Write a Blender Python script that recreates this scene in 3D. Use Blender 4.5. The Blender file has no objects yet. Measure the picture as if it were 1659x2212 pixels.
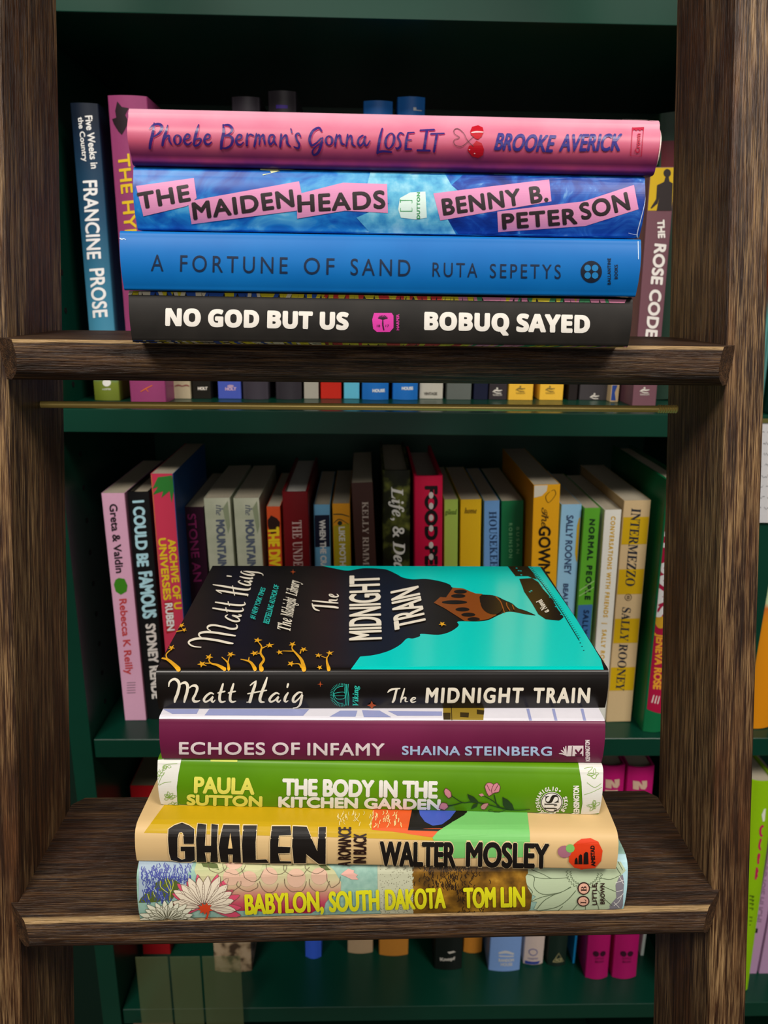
import bpy, bmesh, math, random
from mathutils import Vector, Matrix
from mathutils.bvhtree import BVHTree
from mathutils.geometry import tessellate_polygon
random.seed(7)
SC = bpy.context.scene
COL = SC.collection
R = math.radians

# ------------------------------------------------------------------ camera
FPX, PITCH, ROLL, YAW = 1644.45, 0.2853, 0.0136, 0.0416      # focal length in px of a 1659x2212 frame
CX, CY = 829.5, 1106.0
_fw = Vector((math.sin(YAW)*math.cos(PITCH), math.cos(YAW)*math.cos(PITCH), -math.sin(PITCH)))
_r0 = Vector((math.cos(YAW), -math.sin(YAW), 0)); _u0 = _r0.cross(_fw)
_rt = _r0*math.cos(ROLL) + _u0*math.sin(ROLL); _up = _u0*math.cos(ROLL) - _r0*math.sin(ROLL)
cd = bpy.data.cameras.new('camera'); cam = bpy.data.objects.new('camera', cd); COL.objects.link(cam)
m3 = Matrix((_rt, _up, -_fw)).transposed(); cam.matrix_world = m3.to_4x4()
cd.sensor_fit = 'VERTICAL'; cd.sensor_height = 36; cd.sensor_width = 27; cd.lens = FPX/2212*36
cd.clip_start = .01; cd.clip_end = 50
cd.dof.use_dof = True; cd.dof.focus_distance = .385; cd.dof.aperture_fstop = 15.0
SC.camera = cam

# ------------------------------------------------------------------ light
SC.view_settings.view_transform = 'Standard'; SC.view_settings.look = 'None'
SC.view_settings.exposure = 0.0; SC.view_settings.gamma = 1.0
W = bpy.data.worlds.new('store_ambient'); SC.world = W; W.use_nodes = True
bg = W.node_tree.nodes['Background']; bg.inputs[0].default_value = (1.0, .93, .84, 1); bg.inputs[1].default_value = .11
def area(name, loc, target, sx, sy, power, col=(1, .93, .85)):
    l = bpy.data.lights.new(name, 'AREA'); l.shape = 'RECTANGLE'; l.size = sx; l.size_y = sy; l.energy = power; l.color = col
    o = bpy.data.objects.new(name, l); COL.objects.link(o); o.location = loc
    d = Vector(target)-Vector(loc); o.rotation_euler = d.to_track_quat('-Z', 'Y').to_euler(); return o
area('ceiling_panel_light', (-.75, -.95, 1.45), (-.75, -.2, -.3), .9, .5, 44)
area('ceiling_panel_light', (.95, -.75, 1.45), (.6, .2, -.2), .7, .5, 34)
area('shop_window_light', (.15, -2.3, .5), (0, .4, -.2), 1.6, 1.1, 12, (1, .95, .9))

# ------------------------------------------------------------------ materials
def lin(h, k=1.0):
    h = h.lstrip('#'); v = []
    for i in (0, 2, 4):
        c = int(h[i:i+2], 16)/255
        v.append((c/12.92 if c <= .04045 else ((c+.055)/1.055)**2.4)*k)
    return (*v, 1)
_M = {}
def mat(h, rough=.5, spec=.28, noise=.06, scale=400, bump=0.0, metal=0.0):
    key = (h, rough, spec, noise, scale, bump, metal)
    if key in _M: return _M[key]
    m = bpy.data.materials.new('paint_'+h.strip('#')); m.use_nodes = True; nt = m.node_tree; b = nt.nodes['Principled BSDF']
    c = lin(h)
    n = nt.nodes.new('ShaderNodeTexNoise'); n.inputs['Scale'].default_value = scale; n.inputs['Detail'].default_value = 3
    tc = nt.nodes.new('ShaderNodeTexCoord'); nt.links.new(tc.outputs['Object'], n.inputs['Vector'])
    mx = nt.nodes.new('ShaderNodeMix'); mx.data_type = 'RGBA'
    mx.inputs[6].default_value = tuple(max(0, v*(1-noise)) for v in c[:3])+(1,)
    mx.inputs[7].default_value = tuple(min(1, v*(1+noise)) for v in c[:3])+(1,)
    nt.links.new(n.outputs['Fac'], mx.inputs[0]); nt.links.new(mx.outputs[2], b.inputs['Base Color'])
    b.inputs['Roughness'].default_value = rough; b.inputs['Specular IOR Level'].default_value = spec; b.inputs['Metallic'].default_value = metal
    if bump:
        bp = nt.nodes.new('ShaderNodeBump'); bp.inputs['Strength'].default_value = bump; bp.inputs['Distance'].default_value = .0005
        nt.links.new(n.outputs['Fac'], bp.inputs['Height']); nt.links.new(bp.outputs[0], b.inputs['Normal'])
    _M[key] = m; return m
def ramp_mat(name, stops, axis=None, scale=(1, 1, 1), nscale=20, amt=1.0, rough=.4, spec=.28, detail=6, off=0.0, rng=1.0, distort=0.0):
    """colour ramp driven by noise (axis None) or by one object axis blended with noise"""
    m = bpy.data.materials.new(name); m.use_nodes = True; nt = m.node_tree; b = nt.nodes['Principled BSDF']
    tc = nt.nodes.new('ShaderNodeTexCoord'); mp = nt.nodes.new('ShaderNodeMapping'); mp.inputs['Scale'].default_value = scale
    nt.links.new(tc.outputs['Object'], mp.inputs[0])
    n = nt.nodes.new('ShaderNodeTexNoise'); n.inputs['Scale'].default_value = nscale; n.inputs['Detail'].default_value = detail
    n.inputs['Distortion'].default_value = distort
    nt.links.new(mp.outputs[0], n.inputs['Vector'])
    cr = nt.nodes.new('ShaderNodeValToRGB'); els = cr.color_ramp.elements
    while len(els) < len(stops): els.new(.5)
    for e, (p, h) in zip(els, stops): e.position = p; e.color = lin(h)
    if axis is None: nt.links.new(n.outputs['Fac'], cr.inputs[0])
    else:
        sx = nt.nodes.new('ShaderNodeSeparateXYZ'); nt.links.new(tc.outputs['Object'], sx.inputs[0])
        a = nt.nodes.new('ShaderNodeMath'); a.operation = 'MULTIPLY_ADD'; a.inputs[1].default_value = 1/rng; a.inputs[2].default_value = -off/rng - .5*amt
        nt.links.new(sx.outputs[axis], a.inputs[0])
        s = nt.nodes.new('ShaderNodeMath'); s.operation = 'MULTIPLY_ADD'; s.inputs[1].default_value = amt
        nt.links.new(n.outputs['Fac'], s.inputs[0]); nt.links.new(a.outputs[0], s.inputs[2]); nt.links.new(s.outputs[0], cr.inputs[0])
    nt.links.new(cr.outputs[0], b.inputs['Base Color'])
    b.inputs['Roughness'].default_value = rough; b.inputs['Specular IOR Level'].default_value = spec
    return m
def wood_mat(name, worn=.5, edge=None, k=1.0):
    """dark stained oak, grain along local X; 'edge' = (y, z, reach) of a rubbed arris"""
    m = bpy.data.materials.new(name); m.use_nodes = True; nt = m.node_tree; b = nt.nodes['Principled BSDF']; L = nt.links.new
    tc = nt.nodes.new('ShaderNodeTexCoord')
    def nz(sc, s, d=6, dist=0.0):
        mp = nt.nodes.new('ShaderNodeMapping'); mp.inputs['Scale'].default_value = sc; L(tc.outputs['Object'], mp.inputs[0])
        n = nt.nodes.new('ShaderNodeTexNoise'); n.inputs['Scale'].default_value = s; n.inputs['Detail'].default_value = d; n.inputs['Roughness'].default_value = .62
        n.inputs['Distortion'].default_value = dist; L(mp.outputs[0], n.inputs['Vector']); return n.outputs['Fac']
    def mth(op, a, b_, c=None):
        n = nt.nodes.new('ShaderNodeMath'); n.operation = op
        for i, v in enumerate((a, b_, c)):
            if v is None: continue
            if isinstance(v, (int, float)): n.inputs[i].default_value = v
            else: L(v, n.inputs[i])
        return n.outputs[0]
    def ramp(v, stops):
        r = nt.nodes.new('ShaderNodeValToRGB'); els = r.color_ramp.elements
        while len(els) < len(stops): els.new(.5)
        for e, (p, c) in zip(els, stops): e.position = p; e.color = lin(c, k) if isinstance(c, str) else (c, c, c, 1)
        L(v, r.inputs[0]); return r.outputs[0]
    fine = nz((.022, 1, 1), 1600, 5); mid = nz((.04, 1, 1), 380, 6, .3); big = nz((.25, 1, 1), 28, 4, .4); pores = nz((.03, 1, 1), 1500, 2)
    base = ramp(mth('ADD', mth('MULTIPLY', mid, .6), mth('MULTIPLY', fine, .4)), [(.34, '#130903'), (.46, '#2a180c'), (.56, '#452b18'), (.70, '#684528')])
    wear = mth('MULTIPLY', ramp(big, [(.42, 0.0), (.60, 1.0)]), ramp(mth('ADD', mth('MULTIPLY', fine, .65), mth('MULTIPLY', mid, .35)), [(.47, 0.0), (.62, 1.0)]))
    wear = mth('MULTIPLY', wear, worn)
    if edge:
        sx = nt.nodes.new('ShaderNodeSeparateXYZ'); L(tc.outputs['Object'], sx.inputs[0])
        dy = mth('ABSOLUTE', mth('SUBTRACT', sx.outputs[1], edge[0]), None); dz = mth('ABSOLUTE', mth('SUBTRACT', sx.outputs[2], edge[1]), None)
        dd = mth('ADD', dy, dz); em = mth('SUBTRACT', 1.0, mth('DIVIDE', dd, edge[2]))
        em = mth('MAXIMUM', em, 0.0); em2 = ramp(mth('MULTIPLY', em, mth('ADD', fine, nz((.1, 1, 1), 120, 3))), [(.42, 0.0), (.62, 1.0)])
        wear = mth('MAXIMUM', wear, mth('MULTIPLY', em2, .9))
    mx = nt.nodes.new('ShaderNodeMix'); mx.data_type = 'RGBA'; mx.inputs[7].default_value = lin('#a98b60')
    L(wear, mx.inputs[0]); L(base, mx.inputs[6]); L(mx.outputs[2], b.inputs['Base Color'])
    rr = ramp(mid, [(.3, .52), (.7, .36)]); L(rr, b.inputs['Roughness']); b.inputs['Specular IOR Level'].default_value = .32
    bp = nt.nodes.new('ShaderNodeBump'); bp.inputs['Strength'].default_value = .75; bp.inputs['Distance'].default_value = .0007
    h = mth('ADD', mth('MULTIPLY', ramp(pores, [(.38, 0.0), (.5, 1.0)]), .6), mth('ADD', fine, mth('MULTIPLY', mid, .8)))
    L(h, bp.inputs['Height']); L(bp.outputs[0], b.inputs['Normal'])
    return m
def page_mat(h='#cfc6b2', name='page_edges'):
    m = bpy.data.materials.new(name); m.use_nodes = True; nt = m.node_tree; b = nt.nodes['Principled BSDF']; L = nt.links.new
    tc = nt.nodes.new('ShaderNodeTexCoord'); mp = nt.nodes.new('ShaderNodeMapping'); mp.inputs['Scale'].default_value = (.05, .05, 1); L(tc.outputs['Object'], mp.inputs[0])
    n = nt.nodes.new('ShaderNodeTexNoise'); n.inputs['Scale'].default_value = 1800; n.inputs['Detail'].default_value = 3; L(mp.outputs[0], n.inputs['Vector'])
    c = lin(h); mx = nt.nodes.new('ShaderNodeMix'); mx.data_type = 'RGBA'
    mx.inputs[6].default_value = tuple(v*.72 for v in c[:3])+(1,); mx.inputs[7].default_value = c
    L(n.outputs['Fac'], mx.inputs[0]); L(mx.outputs[2], b.inputs['Base Color']); b.inputs['Roughness'].default_value = .85; b.inputs['Specular IOR Level'].default_value = .15
    return m
PAGES = page_mat()
GREEN = mat('#06382a', rough=.30, spec=.35, noise=.10, scale=30, bump=.03)

# ------------------------------------------------------------------ object helpers
def tag(o, label=None, cat=None, group=None, kind=None):
    if label: o['label'] = label
    if cat: o['category'] = cat
    if group: o['group'] = group
    if kind: o['kind'] = kind
    return o
def empty(name, M, label, cat, group=None):
    o = bpy.data.objects.new(name, None); COL.objects.link(o); o.matrix_world = M; o.empty_display_size = .02
    return tag(o, label, cat, group)
def mesh_obj(name, bm, m, parent=None, M=None, smooth=None):
    me = bpy.data.meshes.new(name); bmesh.ops.recalc_face_normals(bm, faces=bm.faces); bm.to_mesh(me); bm.free()
    o = bpy.data.objects.new(name, me); COL.objects.link(o)
    for x in (m if isinstance(m, (list, tuple)) else [m]): me.materials.append(x)
    if parent: o.parent = parent
    if M is not None: o.matrix_local = M
    if smooth is not None:
        for p in me.polygons: p.use_smooth = True
        me.set_sharp_from_angle(angle=R(smooth))
    return o
def box(bm, lo, hi, bev=0):
    g = bmesh.ops.create_cube(bm, size=1)['verts']
    for v in g: v.co = Vector([lo[i]+(v.co[i]+.5)*(hi[i]-lo[i]) for i in range(3)])
    if bev:
        es = list({e for v in g for e in v.link_edges}); bmesh.ops.bevel(bm, geom=es, offset=bev, segments=3, affect='EDGES', profile=.6)
def prism(bm, pts, x0, x1, fx=None, segs=1):
    """closed (y,z) outline swept along x; fx(t, i, y, z) may shift x per ring"""
    rings = []
    for s in range(segs+1):
        x = x0+(x1-x0)*s/segs
        rings.append([bm.verts.new((fx(s/segs, x, p[0], p[1]) if fx else x, p[0], p[1])) for p in pts])
    n = len(pts)
    for a, b in zip(rings[:-1], rings[1:]):
        for i in range(n): bm.faces.new((a[i], a[(i+1) % n], b[(i+1) % n], b[i]))
    bm.faces.new(rings[0]); bm.faces.new(list(reversed(rings[-1])))

# ------------------------------------------------------------------ sight lines: where a detail of the place lies on a known surface
BETA = -.014                                                     # the bookcase stands at this small angle to the ladder
BX = Vector((math.cos(BETA), math.sin(BETA), 0)); BY = Vector((-math.sin(BETA), math.cos(BETA), 0)); BZ = Vector((0, 0, 1))
def ray(x, y): return _fw + _rt*((x-CX)/FPX) - _up*((y-CY)/FPX)
def onz(x, y, z): d = ray(x, y); return d*(z/d.z)
def onyl(x, y, Y): d = ray(x, y); return d*(Y/d.y)
def onb(x, y, Y): d = ray(x, y); return d*(Y/d.dot(BY))
def frame(o, X, Y, Z): return Matrix(((X.x, Y.x, Z.x, o.x), (X.y, Y.y, Z.y, o.y), (X.z, Y.z, Z.z, o.z), (0, 0, 0, 1)))
FB = frame(Vector((0, 0, 0)), BX, BY, BZ)

# ------------------------------------------------------------------ lettering and printed marks
_TX = {}
def glyphs(body, sp):
    k = (body, sp)
    if k not in _TX:
        cu = bpy.data.curves.new('t', 'FONT'); cu.body = body; cu.resolution_u = 5; cu.space_character = sp
        ob = bpy.data.objects.new('t', cu); me = bpy.data.meshes.new_from_object(ob)
        v = [(p.co.x, p.co.y) for p in me.vertices]; f = [tuple(p.vertices) for p in me.polygons]
        bpy.data.objects.remove(ob); bpy.data.meshes.remove(me); _TX[k] = (v, f)
    return _TX[k]
CAPH = None
def spline(pts, n=5, closed=False):
    P = [tuple(p)+((1,) if len(p) == 2 else ()) for p in pts]; out = []; m = len(P)
    if m == 2: return P
    for i in range(m if closed else m-1):
        if closed: a, b, c, d = P[i-1], P[i], P[(i+1) % m], P[(i+2) % m]
        else: a, b, c, d = P[max(i-1, 0)], P[i], P[i+1], P[min(i+2, m-1)]
        for s in range(n):
            t = s/n
            out.append(tuple(.5*((2*b[k])+(-a[k]+c[k])*t+(2*a[k]-5*b[k]+4*c[k]-d[k])*t*t+(-a[k]+3*b[k]-3*c[k]+d[k])*t**3) for k in range(3)))
    out.append(P[0] if closed else P[-1]); return out
def affine(ox, oy, s): return lambda x, y: (ox+x/s, oy+y/s)
class Print:
    """flat ink shapes gathered in sight-line coordinates, then laid on the book they are printed on"""
    def __init__(s, book, name, m, layer=1): s.b, s.n, s.m, s.l, s.v, s.f, s.e, s.k = book, name, m, layer, [], [], [], 0
    def add(s, v, f): k = len(s.v); s.e += [(s.k % 16)*6e-6]*len(v); s.k += 1; s.v += v; s.f += [tuple(i+k for i in q) for q in f]; return s
    def text(s, body, a, b, h, w=0, sp=1.0, shear=0, h2=None, caps=True):
        global CAPH
        if CAPH is None: hv = glyphs('H', 1.0)[0]; CAPH = max(p[1] for p in hv)
        v, f = glyphs(body, sp); x0 = min(p[0] for p in v); x1 = max(p[0] for p in v)
        ch = CAPH
        dx, dy = b[0]-a[0], b[1]-a[1]; L = math.hypot(dx, dy); ux, uy = dy/L, -dx/L; h2 = h if h2 is None else h2
        o = []
        for x, y in v:
            t = (x-x0)/(x1-x0); yy = y/ch*(h+(h2-h)*t); sh = shear*yy
            o.append((a[0]+dx*t+ux*yy+dx/L*sh, a[1]+dy*t+uy*yy+dy/L*sh))
        s.add(o, f)
        if w:
            for k in range(6):
                q = math.pi*k/3; s.add([(x+math.cos(q)*w, y+math.sin(q)*w) for x, y in o], f)
        return s
    def poly(s, pts, T=None):
        if T: pts = [T(*p) for p in pts]
        tr = tessellate_polygon([[Vector((p[0], p[1], 0)) for p in pts]]); return s.add([tuple(p[:2]) for p in pts], tr)
    def ell(s, x, y, rx, ry, rot=0, n=20):
        c, q = math.cos(rot), math.sin(rot); p = []
        for i in range(n):
            u, v = rx*math.cos(2*math.pi*i/n), ry*math.sin(2*math.pi*i/n); p.append((x+u*c-v*q, y+u*q+v*c))
        return s.add(p, [tuple(range(n))])
    def line(s, pts, w=1.0, T=None, closed=False, n=5, ws=1.0, smooth=True):
        """ribbon through (x, y, width) points with round ends"""
        P = spline(pts, n, closed) if smooth else [tuple(p)+((1,) if len(p) == 2 else ()) for p in pts]
        if T: P = [T(p[0], p[1])+(p[2],) for p in P]
        vs, fs = [], []; m = len(P)
        for i, (x, y, r) in enumerate(P):
            if closed: a, b = P[(i-1) % (m-1)], P[(i+1) % (m-1)]
            else: a, b = P[max(i-1, 0)], P[min(i+1, m-1)]
            dx, dy = b[0]-a[0], b[1]-a[1]; L = math.hypot(dx, dy) or 1; hw = w*r*ws/2
            vs += [(x-dy/L*hw, y+dx/L*hw), (x+dy/L*hw, y-dx/L*hw)]
        for i in range(m-1): fs.append((2*i, 2*i+1, 2*i+3, 2*i+2))
        s.add(vs, fs)
        if not closed:
            for p in (P[0], P[-1]):
                if w*p[2]*ws > .8: s.ell(p[0], p[1], w*p[2]*ws/2, w*p[2]*ws/2, n=8)
        return s
    def done(s, cut=0, label=None):
        cut = min(cut, 5); cx_ = 60
        if not s.v: return
        if s.b.up and s.b.bl: cut, cx_ = 60, 5
        bm = bmesh.new(); vv = [bm.verts.new((p[0], p[1], e*1e4)) for p, e in zip(s.v, s.e)]
        for f in s.f:
            try: bm.faces.new([vv[i] for i in f])
            except ValueError: pass
        if cut:
            ys = [v.co.y for v in bm.verts]; xs = [v.co.x for v in bm.verts]
            y = min(ys)+cut*.5
            while y < max(ys):
                bmesh.ops.bisect_plane(bm, geom=bm.verts[:]+bm.edges[:]+bm.faces[:], plane_co=(0, y, 0), plane_no=(0, 1, 0), dist=1e-4); y += cut
            x = min(xs)+cx_*.5
            while x < max(xs):
                bmesh.ops.bisect_plane(bm, geom=bm.verts[:]+bm.edges[:]+bm.faces[:], plane_co=(x, 0, 0), plane_no=(1, 0, 0), dist=1e-4); x += cx_
        inv = s.b.Minv; off = .00010+.00009*s.l
        for v in bm.verts:
            p, n = s.b.hit(v.co.x, v.co.y); v.co = inv @ (p + n*(off+v.co.z*1e-4))
        me = bpy.data.meshes.new(s.n); bm.to_mesh(me); bm.free(); o = bpy.data.objects.new(s.n, me); COL.objects.link(o)
        me.materials.append(s.m); o.parent = s.b.root
        if label: o['label'] = label
        return o

# ------------------------------------------------------------------ books
class Book:
    """local axes: x along the spine, y from spine to fore edge, z through the thickness"""
    def __init__(s, M, L, Wd, T, m, label, soft=False, bulge=.0025, rc=.002, t=None, name='book', group=None, pages=None, pw=None, cat='book', inset=.003, rcb=None):
        s.root = empty(name, M, label, cat, group); s.M = M; s.Minv = M.inverted(); s.L, s.W, s.T = L, Wd, T
        if soft: t = t or .0005; bulge = 0; rc = .0006; inset = .0002
        else: t = t or .0024
        rc = min(rc, T*.45); out = []
        rb = min(rc, .0013) if rcb is None else rcb
        def prof(rc, y0, z0, z1, bl, rb):
            p = [(Wd, z0), (Wd*.5, z0), (y0+rc+.004, z0)]
            for k in range(5): a = math.pi/2*k/4; p.append((y0+rb-rb*math.sin(a), z0+rb-rb*math.cos(a)))
            for k in range(1, 20):
                q = k/20; p.append((y0-bl*(1-(2*q-1)**2), z0+rb+(z1-z0-rc-rb)*q))
            for k in range(5): a = math.pi/2*(1-k/4); p.append((y0+rc-rc*math.sin(a), z1-rc+rc*math.cos(a)))
            p += [(y0+rc+.004, z1), (Wd*.5, z1), (Wd, z1)]; return p
        o = prof(rc, 0, 0, T, bulge, rb); i = prof(max(rc-t, .0002), t, t, T-t, bulge, max(rb-t, .0002))
        bm = bmesh.new(); n = len(o); sg = 6; ro, ri = [], []
        for k in range(sg+1):
            x = L*k/sg; ro.append([bm.verts.new((x, *p)) for p in o]); ri.append([bm.verts.new((x, *p)) for p in i])
        for k in range(sg):
            for j in range(n-1):
                bm.faces.new((ro[k][j], ro[k][j+1], ro[k+1][j+1], ro[k+1][j])); bm.faces.new((ri[k][j], ri[k+1][j], ri[k+1][j+1], ri[k][j+1]))
            for j in (0, n-1): bm.faces.new((ro[k][j], ro[k+1][j], ri[k+1][j], ri[k][j]))
        for k in (0, sg):
            for j in range(n-1): bm.faces.new((ro[k][j], ro[k][j+1], ri[k][j+1], ri[k][j]))
        s.cover = mesh_obj('cover' if soft else 'dust_jacket', bm, m, s.root, smooth=40)
        bm = bmesh.new(); box(bm, (inset, t+.0008, t+.0001), (L-inset, Wd-inset, T-t-.0001))
        mesh_obj('page_block', bm, pages or PAGES, s.root)
        me = s.cover.data; s.bvh = BVHTree.FromPolygons([M @ v.co for v in me.vertices], [tuple(p.vertices) for p in me.polygons])
        s.up = abs(M.col[0][2]) > .5; s.rb = max(rb, rc) if s.up else rb; s.bl = bulge
        s.c = M @ Vector((L/2, 0, T/2)); d = s.c; w = d.dot(_fw); s.cpx = (CX+FPX*d.dot(_rt)/w, CY-FPX*d.dot(_up)/w)
    def _cast(s, x, y):
        d = ray(x, y); p, n, i, k = s.bvh.ray_cast(Vector((0, 0, 0)), d)
        if p is None: return None
        return (p, n if n.dot(d) < 0 else -n)
    def hit(s, x, y):
        if s.up:                                                   # upright book: the spine face itself
            d = s.Minv.to_3x3() @ ray(x, y); o = s.Minv.translation; k = -o.y/d.y; q = o+d*k
            X = min(max(q.x, .0006), s.L-.0006); Z = min(max(q.z, s.rb), s.T-s.rb); f = (Z-s.rb)/max(1e-6, s.T-2*s.rb)
            return (s.M @ Vector((X, -s.bl*(1-(2*f-1)**2), Z)), s.M.to_3x3() @ Vector((0, -1, 0)))
        r = s._cast(x, y)
        if r: return r
        lo, hi = 0.0, 1.0; cx, cy = s.cpx; r1 = s._cast(cx, cy)
        for _ in range(14):
            q = (lo+hi)/2; c = s._cast(x+(cx-x)*q, y+(cy-y)*q)
            if c: hi = q; r1 = c
            else: lo = q
        return r1
    def p(s, name, h, layer=1, rough=.45, **k): return Print(s, name, h if not isinstance(h, str) else mat(h, rough=rough, noise=.03, **k), layer)
def lying(a, b, zb, T, Wd, m, label, Y=None, **k):
    """book on its side: bottom corners of the spine seen at a and b"""
    if Y is None: A, B = onz(*a, zb), onz(*b, zb)
    else: A, B = onyl(*a, Y), onyl(*b, Y)
    A.z = B.z = zb; X = (B-A).normalized(); Yv = Vector((-X.y, X.x, 0)); Z = Vector((0, 0, 1))
    return Book(frame(A, X, Yv, Z), (B-A).length, Wd, T, m, label, **k)
def standing(tl, tr, ll, z0, Y, m, label, Wd=.14, flush=None, **k):
    """upright book: top corners of the spine and one lower point of its left edge"""
    z0 += .0003
    A, B, C = onb(*tl, Y), onb(*tr, Y), onb(*ll, Y)
    X = (A-C).normalized(); T = abs((B-A).cross(X).dot(BY)); Zl = X.cross(BY).normalized()       # Zl points left
    if Zl.dot(BX) > 0: Zl = -Zl
    L = (A.z-z0)/X.z - max(0.0, Zl.z*-1)*0
    base = A - X*L - Zl*T                                                               # lower right corner
    low = min(base.z, (A-X*L).z)
    if low < z0: base += X*((z0-low)/X.z); L -= (z0-low)/X.z
    Yv = Zl.cross(X)
    return Book(frame(base+Zl*.00035, X, Yv, Zl), L, Wd, T-.0007, m, label, **k)
def upright(xl, xr, yb, z0, H, m, label, Wd=.14, lean=0.0, **k):
    """upright book known by its foot: left and right foot seen at xl, xr, row yb"""
    z0 += .0003
    A, B = onz(xl, yb, z0), onz(xr, yb, z0); Y = (A.dot(BY)+B.dot(BY))/2
    A = onb(xl, yb, Y); B = onb(xr, yb, Y)
    X = (BZ*math.cos(lean)+BX*math.sin(lean)); Zl = -(BX*math.cos(lean)-BZ*math.sin(lean)); T = (B-A).length
    b = Vector((B.x, B.y, z0)) + (BZ*T*math.sin(abs(lean)) if lean > 0 else BZ*0)
    if lean < 0: b = Vector((B.x, B.y, z0+0.0))
    return Book(frame(b+Zl*.00035, X, Zl.cross(X), Zl), H, Wd, T-.0007, m, label, **k)

# ------------------------------------------------------------------ the room behind and below
bm = bmesh.new(); box(bm, (-3, -3.2, -1.52), (3, 1.6, -1.5)); tag(mesh_obj('floor', bm, mat('#4a3a2c', rough=.4, scale=12, noise=.2)), kind='structure')
bm = bmesh.new(); box(bm, (-3, 1.2, -1.5), (3, 1.25, 1.6)); tag(mesh_obj('wall_back', bm, mat('#0d2a20', rough=.6)), kind='structure')

# ------------------------------------------------------------------ bookcase
YF = .65; ZA, ZB, ZC, ZD = .2135, -.1012, -.4235, -.7613; TH = .020
bc = empty('bookcase', FB @ Matrix.Translation((0, YF, -1.49)), 'tall dark green painted bookcase with adjustable shelves behind the wooden ladder', 'bookcase')
def bpart(name, lo, hi, m=GREEN, bev=.0008, par=None):
    bm = bmesh.new(); box(bm, (lo[0], lo[1]-YF, lo[2]+1.49), (hi[0], hi[1]-YF, hi[2]+1.49), bev); o = mesh_obj(name, bm, m, par or bc); return o
XL, XM, XR = -.262, .3555, .93
bpart('back_panel', (-.30, .945, -1.49), (XR+.02, .955, .75))
for x in (XL-.02, XM, XR): bpart('side_panel', (x, YF-.001, -1.49), (x+.02, .945, .75))
side = [o for o in bc.children if o.name.startswith('side_panel')][0]
HOLE = mat('#020403', rough=.9)
for k in range(22):                                              # drilled shelf-pin holes down the inner face
    bm = bmesh.new(); z = -.47+.032*k
    bmesh.ops.create_cone(bm, segments=12, radius1=.0026, radius2=.0026, depth=.0006, matrix=Matrix.Translation((XL+.0003, .045, z+1.49)) @ Matrix.Rotation(R(90), 4, 'Y'), cap_ends=True)
    o = mesh_obj('pin_hole', bm, HOLE, side)
for x0, x1 in ((XL, XM), (XM+.02, XR)):
    for z in (.55, ZA, ZB, ZC, ZD, -1.10): bpart('shelf', (x0+.001, YF+(.003 if z in (ZC, ZD) else 0), z-TH), (x1-.001, .945, z))
tag(bpart('kick_board', (XL, YF+.03, -1.49), (XR, YF+.045, -1.40)))

# ------------------------------------------------------------------ ladder
LEAN = .2327; YL = .3955; SXL, SXR, SD, ST = -.1701, .1899, .0746, .0206; T1, T2 = -.0253, -.302
LX = Vector((0, math.sin(LEAN), math.cos(LEAN)))                  # up along the rail
LYv = Vector((0, math.cos(LEAN), -math.sin(LEAN)))                # into the rail
foot = Vector((0, YL+math.tan(LEAN)*-1.49, -1.49))
ladder = empty('ladder', Matrix.Translation(foot), 'dark stained wooden library ladder with two book-laden steps leaning at green bookcase', 'ladder')
LI = Matrix.Translation(-foot)
WR = wood_mat('stained_oak_rail', .8, k=1.25); WT = wood_mat('stained_oak_step', .2, k=.8, edge=(0.0, 0.0, .0042)); WE = wood_mat('stained_oak_end_grain', .15)
for sx, x0 in (('l', SXL-ST), ('r', SXR)):
    Mx = frame(Vector((x0, YL, 0)), LX, LYv, LX.cross(LYv)); sd = SD*math.cos(LEAN)
    bm = bmesh.new(); zz = (0, ST) if LX.cross(LYv).x > 0 else (-ST, 0)
    box(bm, (-1.53, 0, zz[0]), (.95, sd, zz[1]), .0022)
    mesh_obj('side_rail', bm, WR, ladder, LI @ Mx, smooth=30)
def step(z, dz, yf, yb):
    """tread housed in the rails, its bull-nosed front wider than the gap with ends cut back at an angle"""
    front = yf-.0135; th = .0195; yj = yf-.0015; prof = []
    for k in range(13):                                           # nose outline from top arris down
        q = k/12; prof.append((front-.0024*math.sin(math.pi*min(1, q*1.1)) + (.0042*((q-.7)/.3)**2 if q > .7 else 0), -th*q))
    def reach(y, side): return (SXL-.0036+(yj-y)*.95) if side < 0 else (SXR+.0036-(yj-y)*.95)
    bm = bmesh.new(); N = 24
    def loft(pts, ends, mi):
        rows = []
        for y, zz in pts:
            a, c = ends(y, -1), ends(y, 1); rows.append([bm.verts.new((a+(c-a)*k/N, y-front, zz)) for k in range(N+1)])
        n = len(rows)
        for i in range(n):
            A, B = rows[i], rows[(i+1) % n]
            for k in range(N): bm.faces.new((A[k], A[k+1], B[k+1], B[k]))
        for sd_ in (0, N): f = bm.faces.new([r[sd_] for r in rows]); f.material_index = mi
    loft([(yb-.006, 0.0), (yj, 0.0), (yj, -th), (yb-.006, -th)], lambda y, sd_: SXL if sd_ < 0 else SXR, 0)
    loft([(yb, 0.0), (yb-.0061, 0.0), (yb-.0061, -th), (yb, -th)], lambda y, sd_: (SXL+(.006 if y > yb-.003 else 0)) if sd_ < 0 else (SXR-(.006 if y > yb-.003 else 0)), 0)
    loft([(yj, 0.0)] + prof + [(yj, -th)], reach, 1)
    o = mesh_obj('step', bm, [WT, WE], ladder, LI @ Matrix.Translation((0, front, z)), smooth=40)
    for p in o.data.polygons:
        if p.material_index == 1: p.use_smooth = False
    return o
step(T1, 0, YL+math.tan(LEAN)*T1, .458); step(T2, 0, YL+math.tan(LEAN)*T2, .4051)
BR = mat('#cdb263', rough=.34, metal=.4, noise=.05, spec=.6)
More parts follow.
